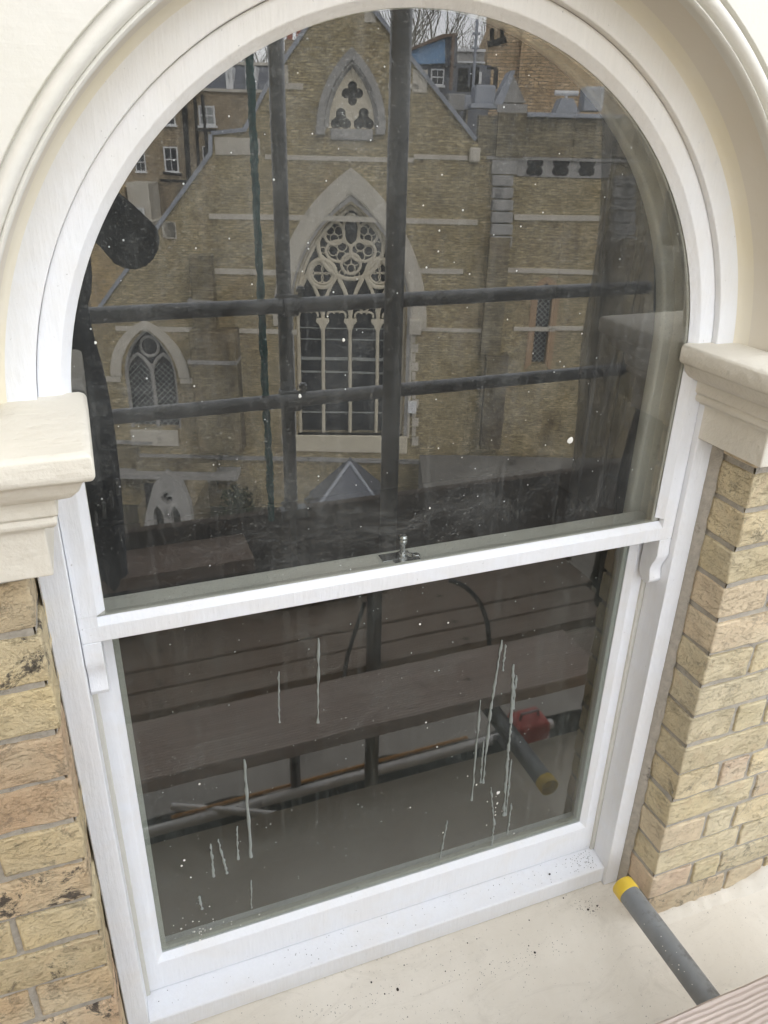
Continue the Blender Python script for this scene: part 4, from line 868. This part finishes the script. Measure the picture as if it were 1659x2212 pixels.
# lower left window
lw=abs(ch(386,850)[0]-ch(276,850)[0])/2
lo=arch_pts(lx_,lw*1.52,ch(330,815)[1],ch(330,692)[1],n=14,base=ch(330,812)[1]); li=arch_pts(lx_,lw*1.12,ch(330,815)[1],ch(330,708)[1],n=14,base=ch(330,812)[1])
b=MB(); b.slab([lo+li[::-1]],.08,-.05)
for s in (-1,1): b.box(lx_+s*lw*1.5-.28,lx_+s*lw*1.5+.28,-.05,.12,ch(330,824)[1],ch(330,814)[1])
cb(b,'hood_mould','stone')
b=MB(); path_tube(b,arch_pts(lx_,lw,ch(330,815)[1],ch(330,712)[1],n=12,base=ch(330,925)[1]),.09,-.12,8); b.tube([(lx_,-.25,ch(330,925)[1]),(lx_,-.25,ch(330,790)[1])],.07,8)
for s in (-1,1): path_tube(b,arch_pts(lx_+s*lw/2,lw/2,ch(330,815)[1],ch(330,768)[1],n=8),.06,-.24,7)
b.ring_tube(lx_,ch(330,752)[1],.30,.32,-.25,.05,20,7)
cb(b,'tracery','stone_dk',smooth=True)
b=MB(); b.slab([[(lx_-lw,ch(330,815)[1]+.2),(lx_-.08,ch(330,772)[1]),(lx_-.45,ch(330,755)[1]),(lx_+.45,ch(330,755)[1]),(lx_+.08,ch(330,800)[1]),(lx_-.08,ch(330,800)[1])]],-.22,-.26) if False else None
def lattice(x0,x1,z0,z1,y,st,r_,mb):
    n=int((x1-x0+z1-z0)/st)+2
    for k in range(n):
        for s in (1,-1):
            pts=[]; off=k*st
            for (xa,za) in [(x0+off,z0),(x0+off-(z1-z0),z1)]: pts.append((xa,za))
            # clip the diagonal to the rectangle
            (xa,za),(xb,zb_)=pts; t0,t1=0,1; dx=xb-xa
            for lim,sg in ((x0,1),(x1,-1)):
                da=(xa-lim)*sg; db=(xb-lim)*sg
                if da<0 and db<0: t0=2
                elif da<0: t0=max(t0,da/(da-db))
                elif db<0: t1=min(t1,da/(da-db))
            if t0<t1:
                P=[(xa+dx*t,za+(zb_-za)*t) for t in (t0,t1)]
                if s<0: P=[(x0+x1-x,z) for x,z in P]
                mb.tube([(P[0][0],y,P[0][1]),(P[1][0],y,P[1][1])],r_,3,False)
b=MB(); b.slab([low_in],-.42,-.44); cb(b,'window_glass','darkglass')
b=MB(); lattice(lx_-lw,lx_+lw,ch(330,925)[1],ch(330,790)[1],-.40,.20,.012,b); cb(b,'lead_lattice','paleglass')
b=MB(); p=ch(283,927); q=ch(388,962); b.box(p[0],q[0],-.1,.10,q[1],p[1]); cb(b,'window_sill','stone',bevel=.02)
b=MB(); 
for u0,u1,v0,v1,yy in ((414,462,546,720,.45),(418,516,705,960,.8),(300,470,985,1040,.5),(230,300,960,1040,.3)): band(u0,u1,v0,v1,y=yy)
split(b,'buttress',lambda q,n:cb(q,n,'church2',bevel=.03))
b=MB(); 
for u0,u1,v0,v1,yy in ((412,464,642,652,.47),(418,520,764,772,.83),(240,520,1003,1012,.84),(230,1032,978,986,.1),(235,330,950,956,.12)): band(u0,u1,v0,v1,y=yy)
split(b,'string_course',lambda q,n:cb(q,n,'stone_dk'))
# right hand block: parapet wall, quatrefoil band, buttresses
bx0=ch(1020,400)[0]; bx1=ch(1030,400)[0]
lanc_x=ch(1172,700)[0]; lanc=arch_pts(lanc_x,abs(ch(1190,700)[0]-ch(1159,700)[0])/2,ch(1178,640)[1],ch(1178,612)[1],n=8,base=ch(1160,786)[1])
zp=ch(1200,252)[1]
zf=ch(1200,341)[1]; xr_=ch(1032,310)[0]-.6; b=MB(); b.slab([[(xr_,-CZ),(xr_,zf),(ch(1500,600)[0],zf),(ch(1500,600)[0],-CZ)],lanc],-.02,-.55); cb(b,'chapel_wall','church')
b=MB(); b.slab([[(ch(1030,338)[0],zf),(ch(1030,338)[0],zp-.02),(ch(1500,600)[0],zp),(ch(1500,600)[0],zf)]],-.08,-.60); cb(b,'parapet_wall','church2')
b=MB(); band(1138,1345,242,252,y=.08); p=ch(1017,224); q=ch(1078,236); b.box(p[0],q[0],-.9,.05,q[1],p[1]); split(b,'parapet_coping',lambda q,n:cb(q,n,'lead',bevel=.02))
b=MB(); band(1050,1380,337,343,y=.10); band(1120,1320,342,380,y=.03); band(1062,1118,345,375,y=.10); split(b,'frieze',lambda q,n:cb(q,n,'stone_dk'))
b=MB()
for u in (1155,1211,1268):
    c=ch(u,360); b.slab([foil(c[0],c[1],.16,4,PI/4,.135)],.036,.031)
split(b,'quatrefoil',lambda q,n:cb(q,n,'void'))
b=MB()
for u0,u1 in ((1062,1108),(1328,1372)):
    for k,v in enumerate(range(378,510,26)): band(u0-k*.7,u1-k*.7,v,v+23,y=.16+.02*k)
split(b,'buttress_stone',lambda q,n:cb(q,n,'stone_dk',bevel=.03))
b=MB(); band(1056,1100,510,760,y=.28); band(1050,1096,760,960,y=.45); band(1318,1368,510,960,y=.30); band(1076,1137,243,340,y=.12); band(1342,1372,250,340,y=.12); split(b,'buttress',lambda q,n:cb(q,n,'church2'))
lo=arch_pts(lanc_x,abs(ch(1190,700)[0]-ch(1159,700)[0])*.95,ch(1178,640)[1],ch(1178,598)[1],n=8,base=ch(1160,800)[1])
b=MB(); b.slab([lo+lanc[::-1]],.01,-.2); cb(b,'lancet_surround','orange_st')
b=MB(); b.slab([lanc],-.30,-.32); cb(b,'window_glass','darkglass')
hw=abs(ch(1190,700)[0]-ch(1159,700)[0])/2; b=MB(); lattice(lanc_x-hw,lanc_x+hw,ch(1160,786)[1],ch(1178,630)[1],-.28,.17,.014,b); cb(b,'lead_lattice','paleglass')
# pinnacle gablet, lead box, cowls
b=MB(); p=[ch(1072,222),ch(1105,156),ch(1135,222)]; b.slab([p],.05,-.9); cb(b,'gablet','stone_dk')
b=MB(); a,c,d=ch(1066,226),ch(1103,153),ch(1110,160); b.slab([[a,c,(c[0]+.12,c[1]),(a[0]+.25,a[1])]],.12,-.95); cb(b,'gablet_flashing','lead')
b=MB(); band(1074,1138,224,243,y=.10); cb(b,'gablet_base','stone_dk')
b=MB(); p=ch(1028,183); q=ch(1070,226); b.box(p[0],q[0],-1.0,-.1,q[1],p[1]); p=ch(1275,184); q=ch(1311,240); b.box(p[0],q[0],-1.2,-.5,q[1],p[1]); split(b,'lead_box',lambda q,n:cb(q,n,'lead',bevel=.05))
b=MB(); P=[ch(1208,242),ch(1222,210),ch(1247,210),ch(1262,242)]; b.slab([P],-.5,-1.3); cb(b,'roof_cowl','lead')
b=MB(); p=ch(1238,206); b.tube([(p[0]-.35,-.9,p[1]+.1),(p[0]+.35,-.9,p[1]+.1)],.07,10); b.tube([(p[0],-.9,p[1]-.3),(p[0],-.9,p[1]+.1)],.04,8); cb(b,'vent_pipe','wwood')
b=MB(); p=ch(1024,306); b.box(p[0]-.12,p[0]+.18,-.1,.18,p[1]-.55,p[1]-.15); p=ch(897,704); b.box(p[0]-.2,p[0]+.2,0,.25,p[1]-.25,p[1]+.25); split(b,'corbel',lambda q,n:cb(q,n,'stone',bevel=.05))
b=MB(); p=ch(890,878); b.box(p[0]-.14,p[0]+.14,0,.18,p[1]-.2,p[1]+.2); cb(b,'floodlight','wwood',bevel=.02)
# low porch with lead pyramid roof, and a side porch
por=empty('church_porch',church.location,TH,frame=True); tag(por,'low church porch with a steep lead roof below the big window','porch')
ap=ch(757,986); e0=ch(672,1110,23.3); e1_=ch(842,1100,23.3)
b=MB(); zb2=e0[1]
b.add([(ap[0],0,ap[1]),(e0[0],1.9,zb2),(e1_[0],1.9,zb2),(e1_[0]+.2,0,zb2),(e0[0]-.2,0,zb2),(ap[0],.5,ap[1]-.05)],[(5,1,2),(5,2,3,0),(5,0,4,1)]); cb(b,'roof','slate',por)
b=MB(); b.tube([(ap[0],.5,ap[1]),((e0[0]+e1_[0])/2,1.9,zb2+.1)],.05,6) if False else b.tube([(ap[0],.5,ap[1]),(e1_[0],1.92,zb2)],.06,6); b.tube([(ap[0],.5,ap[1]),(e0[0],1.92,zb2)],.06,6); cb(b,'hip_rolls','lead',por)
b=MB(); b.box(e0[0]+.1,e1_[0]-.1,0,1.8,-CZ,zb2); cb(b,'porch_wall','church2',por)
DP=21.5; sp=front('side_porch',DP,'small stone gable with three pointed openings, mirrored low at the left','porch')
def spb(mb,n,m,**k): return mb.build(n,m,sp,local=True,**k)
po=[ch(u,v,DP) for u,v in [(300,1250),(306,1165),(316,1105),(332,1045),(358,1020),(392,1045),(410,1090),(417,1150),(417,1250)]]
cc=ch(360,1076,DP); c1=ch(342,1112,DP); c2=ch(379,1112,DP); kk=DP/FPX/.955
b=MB(); b.slab([po,foil(cc[0],cc[1],6.5*kk,4,PI/2,7.5*kk),arch_pts(c1[0],11*kk,c1[1]-5*kk,c1[1]+22*kk,n=6,base=c1[1]-40*kk),arch_pts(c2[0],11*kk,c2[1]-5*kk,c2[1]+22*kk,n=6,base=c2[1]-40*kk)],0,-.3); spb(b,'gable_stone','stone_dk')
b=MB(); p=ch(300,1100,DP); q=ch(417,1250,DP); b.box(p[0]+.1,q[0]-.1,-.6,-.45,q[1],ch(358,1060,DP)[1]); spb(b,'opening','void')
b=MB(); b.box(ch(300,1200,DP)[0]-.0,ch(417,1200,DP)[0],-.45,-2.8,-CZ,ch(358,1110,DP)[1]); b.box(ch(302,1250,DP)[0],ch(415,1250,DP)[0],-.02,-.40,-CZ,ch(358,1245,DP)[1]); spb(b,'porch_wall','church2')
# garden in front: path, low wall, shrubs
gp=empty('garden_terrace',(church.location.x,church.location.y,0),TH,frame=True); 
b=MB(); p=ch(905,985); q=ch(1420,985); b.box(p[0],q[0],.35,5.2,-CZ,-9.72); o=b.build('terrace','concrete',gp,local=True)
gp['kind']='structure'; o['kind']='structure'
random.seed(15)
def shrub(a,y,h_,w_,label,n=420):
    cx_=church.location+Vector((E1.x*0,0,0)); ex=Vector((math.cos(TH),math.sin(TH),0)); ey=Vector((-math.sin(TH),math.cos(TH),0))
    base=Vector((church.location.x,church.location.y,CZ-9.72 if a>0 else 0))+ex*a+ey*y
    t=empty('shrub',base); tag(t,label,'shrub')
    b=MB()
    for i in range(n):
        th=random.uniform(0,2*PI); ph=random.random()**.6; z=random.uniform(.1,1)*h_; rr=w_*math.sqrt(max(.05,1-(z/h_-.45)**2*2.6))*ph
        c=Vector((rr*math.cos(th),rr*math.sin(th),z)); s_=random.uniform(.05,.12); a1=Vector((random.uniform(-1,1),random.uniform(-1,1),random.uniform(-1,1))).normalized(); a2=a1.orthogonal().normalized()
        b.add([c-a1*s_,c+a2*s_*.5,c+a1*s_,c-a2*s_*.5],[(0,1,2,3)])
    b.build('foliage','green',t,lift=False,local=True)
    b=MB(); 
    for k in range(5): a_=k*1.3; b.tube([(0,0,0),(w_*.3*math.cos(a_),w_*.3*math.sin(a_),h_*.5)],.02,5)
    b.build('stem','bark',t,lift=False,local=True)
for a,y,h_,w_,lab in [(ch(520,1000)[0],1.0,1.2,.6,'dark bush beside the church buttress on the left')]:
    shrub(a,y,h_,w_,lab)

# ================================================================== houses beyond, chimneys, trees
def facade(D,name,label,cat): return front(name,D,label,cat)
def sash(mb_f,mb_g,u0,u1,v0,v1,D,y=.0,bars=True):
    a=ch(u0,v0,D); c=ch(u1,v1,D); x0_,x1_,z0_,z1_=a[0],c[0],c[1],a[1]; t_=(x1_-x0_)*.10
    for X0,X1,Z0,Z1 in ((x0_,x0_+t_,z0_,z1_),(x1_-t_,x1_,z0_,z1_),(x0_+t_,x1_-t_,z0_,z0_+t_),(x0_+t_,x1_-t_,z1_-t_,z1_)): mb_f.box(X0,X1,y-.02,y+.06,Z0,Z1)
    if bars:
        zm=(z0_+z1_)/2; mb_f.box(x0_+t_,x1_-t_,y-.02,y+.05,zm-t_*.4,zm+t_*.4); xm_=(x0_+x1_)/2; mb_f.box(xm_-t_*.2,xm_+t_*.2,y-.02,y+.045,z0_+t_,zm-t_*.4); mb_f.box(xm_-t_*.2,xm_+t_*.2,y-.02,y+.045,zm+t_*.4,z1_-t_)
    mb_f.box(x0_-t_,x1_+t_,y-.02,y+.14,z0_-t_*1.2,z0_-.001)
    mb_g.box(x0_+t_*.5,x1_-t_*.5,y-.015,y+.01,z0_,z1_)
DT=42.0
ter=facade(DT,'terraced_house','row of old brick terraced houses with white sash windows and slate roof, mirrored top left','terraced house')
def tbd(mb,n,m,**k): return mb.build(n,m,ter,local=True,**k)
wl=[ch(180,900,DT),ch(180,188,DT),ch(640,196,DT),ch(640,900,DT)]; zt_=ch(430,194,DT)[1]
b=MB(); b.slab([[(wl[0][0],-CZ),(wl[0][0],zt_),(ch(640,196,DT)[0],zt_),(ch(640,196,DT)[0],-CZ)]],0,-8); tbd(b,'wall','terrace')
b=MB(); x0_,x1_=ch(180,190,DT)[0],ch(640,190,DT)[0]; zr=ch(540,136,DT)[1]; b.add([(x0_,.1,zt_),(x1_,.1,zt_),(x1_,-1.2,zr),(x0_,-1.2,zr),(x1_,-8,zr),(x0_,-8,zr),(x1_,-8,zt_),(x0_,-8,zt_)],[(0,1,2,3),(3,2,4,5),(1,6,4,2),(0,3,5,7)]); tbd(b,'roof','slate')
b=MB(); b.box(x0_,x1_,-1.35,-1.05,zr,zr+.12); b.box(x0_,x1_,-.02,.12,zt_-.05,zt_+.08); tbd(b,'parapet_trim','stone')
for spec,pale in (((428,466,228,272),1),((354,389,316,371),0),((354,381,240,271),0),((291,318,328,370),0),((437,459,316,362),0),((294,311,398,421),0)):
    f=MB(); g=MB(); sash(f,g,*spec,DT,bars=spec[0] in (428,354,291)); fo=tbd(f,'window','wwood'); g.build('pane','paleglass' if pale else 'darkglass',fo,local=True)
for u0,u1 in ((486,503),(528,554)):
    b=MB(); p=ch(u0,142,DT); q=ch(u1,192,DT); b.box(p[0],q[0],-1.3,.05,q[1],p[1]); o=tbd(b,'dormer','wwood'); g=MB(); g.box(p[0]+.15,q[0]-.15,.04,.07,q[1]+.2,p[1]-.2); g.build('pane','darkglass',o,local=True)
b=MB(); p=ch(262,445,DT); q=ch(298,640,DT); b.box(ch(200,400,DT)[0],ch(297,440,DT)[0],-.1,2.5,-CZ,ch(280,400,DT)[1]); tbd(b,'rear_extension','yellowb')
f=MB(); g=MB(); sash(f,g,299,338,441,466,DT,2.0,False); o=tbd(f,'window','wwood'); g.build('pane','paleglass',o,local=True)
b=MB(); p=ch(298,467,DT); q=ch(362,494,DT); b.box(p[0],q[0],.1,3,q[1],p[1]); b.box(ch(296,380,DT)[0],ch(342,380,DT)[0],.1,1.9,-CZ,ch(300,390,DT)[1]); tbd(b,'flat_roof','stone')
b=MB(); 
random.seed(8)
for u in (395,400,421,437): p=ch(u,200,DT); b.tube([(p[0],.12,zt_-.2),(p[0]+random.uniform(-.1,.1),.12,zt_-5),(p[0]+random.uniform(-.1,.1),.12,zt_-10)],.07,6)
for v,u0,u1 in ((280,425,470),(372,355,395),(388,350,450),(395,400,470)): p=ch(u0,v,DT); q=ch(u1,v+4,DT); b.tube([(p[0],.14,p[1]),(q[0],.14,q[1])],.06,6)
split(b,'drain_pipe',lambda q,n:tbd(q,n,'void'))
b=MB(); p=ch(634,76,DT+6); nt_=front('chimney_stack',DT+6,'red clay chimney stack beyond the terrace roof','chimney')
b.box(p[0]-.5,p[0]+.5,0,-.9,-CZ,p[1]-.2); b.build('stack','terrace',nt_,local=True); b=MB(); 
for k in (-.25,.25): b.tube([(p[0]+k,-.4,p[1]-.2),(p[0]+k,-.4,p[1]+.5)],.16,10)
split(b,'chimney_pot',lambda q,n:q.build(n,'chimneypot',nt_,local=True))
# slate mansard house with blue dormer
DH=33.0
mh=facade(DH,'mansard_house','slate roofed house with a blue boarded dormer cheek, mirrored right of the church gable','house')
def mb_(mb,n,m,**k): return mb.build(n,m,mh,local=True,**k)
zz=lambda x,y,D=DH: ch(862.6+.24*x,.24*y,D)
a=ch(880,400,DH); b=MB(); b.box(ch(870,140,DH)[0],ch(1062,140,DH)[0],-.02,-7,-CZ,ch(940,138,DH)[1]); mb_(b,'wall','slate')
b=MB(); b.slab([[zz(100,470),zz(410,350),zz(410,575),zz(100,585)]],.3,-2.2); mb_(b,'dormer_cheek','blue')
b=MB(); b.slab([[zz(100,440),zz(380,320),zz(520,312),zz(520,335),zz(412,346),zz(100,466)]],.5,-2.4); b.box(zz(465,400)[0],zz(492,400)[0],.35,.5,zz(480,820)[1],zz(480,330)[1]); mb_(b,'timber_trim','brownwood')
b=MB(); b.slab([[zz(412,346),zz(520,335),zz(520,600),zz(412,600)]],.25,-2.2); mb_(b,'roof_slope','slate')
f=MB(); g=MB(); sash(f,g,932,959,149,186,DH,.05); o=mb_(f,'window','wwood'); g.build('pane','darkglass',o,local=True)
b=MB(); b.box(zz(520,430)[0],zz(800,430)[0],-1,-6,-CZ,zz(600,440)[1]); mb_(b,'rear_wall','stone_dk')
b=MB(); b.box(zz(520,430)[0],zz(805,430)[0],-.9,-1.2,zz(600,438)[1],zz(600,412)[1]); b.box(zz(515,530)[0],zz(800,530)[0],-.9,-.98,zz(600,545)[1],zz(600,530)[1]); mb_(b,'parapet_trim','wwood')
b=MB(); 
for x0q,x1q,y0q,y1q in ((540,615,610,830),(655,715,600,780),(800,885,600,620),(865,885,620,800),(600,650,780,830)): p=zz(x0q,y0q,30); q=zz(x1q,y1q,30); b.box(p[0],q[0],-.1,-.3,q[1],p[1])
fr=front('roof_terrace_frame',30,'dark timber frame standing on the flat roof behind the church parapet','frame'); b.build('posts','void',fr,local=True)
b=MB(); p=zz(720,650,30); q=zz(735,760,30); b.box(p[0],q[0],0,.1,q[1],p[1]); b.build('white_post','wwood',fr,local=True)
for x0q,x1q,y0q,y1q,lab in ((440,590,845,1000,'pale lead covered roof box beside the church slope'),(590,650,860,990,'narrow lead roof box behind the pale one')):
    b=MB(); p=zz(x0q,y0q,28); q=zz(x1q,y1q,28); e=front('roof_box',28,lab,'roof box'); b.box(p[0],q[0],0,-1.2,q[1],p[1]); b.build('lead_cover','lead' if x0q>500 else 'stone_dk',e,local=True,bevel=.04); b=MB(); b.box(p[0]+.15,q[0]-.15,-.1,-1.1,-CZ,q[1]); b.build('upstand','church2',e,local=True)
e=front('aerial_mast',27,'thin grey aerial mast rising in front of the bare trees','mast'); b=MB(); p=zz(705,170,27); q=zz(655,900,27); b.tube([(q[0],0,q[1]),((p[0]+q[0])/2,0,(p[1]+q[1])/2),(p[0],0,p[1])],.045,8); b.build('mast','lead',e,local=True)
b=MB(); 
for v in (300,430): r_=zz(705-(v-170)*.068,v,27); b.tube([(r_[0]-.12,0,r_[1]),(r_[0]+.12,0,r_[1])],.04,6)
b.build('bracket','lead',e,local=True)
# mansion block gable
DM=36.0
mn=facade(DM,'mansion_block','tall plain brick gable end of a mansion block at the upper right of the reflection','building')
P=[zz(785,1060,DM),zz(800,400,DM),zz(955,340,DM),zz(965,190,DM),ch(1115,0,DM),ch(1120,-60,DM),ch(1500,-60,DM),ch(1500,300,DM)]; P[0]=(P[0][0],-CZ); P[-1]=(P[-1][0],-CZ)
b=MB(); b.slab([P],0,-10); b.build('gable_wall','mansion',mn,local=True)
b=MB(); p=zz(1100,300,DM); q=zz(1310,1100,DM); b.box(p[0],q[0],-.05,.25,-CZ,zz(1100,60,DM)[1]); b.build('chimney_breast','mansion',mn,local=True)
b=MB(); p=zz(795,400,DM); q=zz(960,355,DM); b.tube([(p[0],.1,p[1]),(q[0],.1,q[1])],.12,6); 
for x in (850,945): r_=zz(x,240,DM); s_=zz(x,370,DM); b.tube([(r_[0],-.5,r_[1]),(s_[0],-.5,s_[1])],.09,8)
b.build('flue_pipes','void',mn,local=True)
# bare plane trees
random.seed(77)
def tree(a,D,h_,seed,label):
    random.seed(seed); e=front('bare_tree',D,label,'tree'); e['group']='bare winter trees beyond the roofs'
    T=MB(); Cn=MB()
    def grow(mb,p,d,ln,r_,lev):
        n=3; pts=[p]; tp=[r_]; q=p; dd=d
        for i in range(n):
            dd=(dd+Vector((random.uniform(-.22,.22),random.uniform(-.22,.22),random.uniform(-.05,.16)))).normalized(); q=q+dd*(ln/n); pts.append(q); tp.append(r_*(1-.42*(i+1)/n))
        mb.tube(pts,r_,5 if lev<3 else 3,False,tp)
        if lev>=6: return
        k=random.choice((2,3)) if lev<5 else 3
        for j in range(k):
            s_=random.choice(pts[1:]) if j else pts[-1]
            nd=(dd+Vector((random.uniform(-.85,.85),random.uniform(-.85,.85),random.uniform(-.15,.6)))).normalized(); grow(Cn,s_,nd,ln*random.uniform(.62,.82),r_*.58,lev+1)
    grow(T,Vector((a,0,-CZ)),Vector((0,0,1)),h_*.42,.34,0)
    T.build('trunk','bark',e,local=True); Cn.build('crown','bark',e,local=True)
for i,(u,D,h_,lab) in enumerate([(905,62,19,'bare tree just right of the thick pole, above the blue dormer'),(945,70,21,'bare tree above the slate roof with the blue dormer'),(1000,64,20,'tall bare tree left of the aerial mast'),(1040,72,21,'bare tree behind the aerial mast'),(1085,66,20,'bare tree next to the brick gable end'),(575,66,19,'bare tree above the terrace roof beside the teal rope'),(520,75,19,'bare tree over the left end of the terrace roof'),(970,84,23,'pale distant bare tree in the middle of the row')]):
    tree(ch(u,150,D)[0],D,h_,100+i,lab)
for o in list(scene.objects):
    if 'frame' in o: del o['frame']
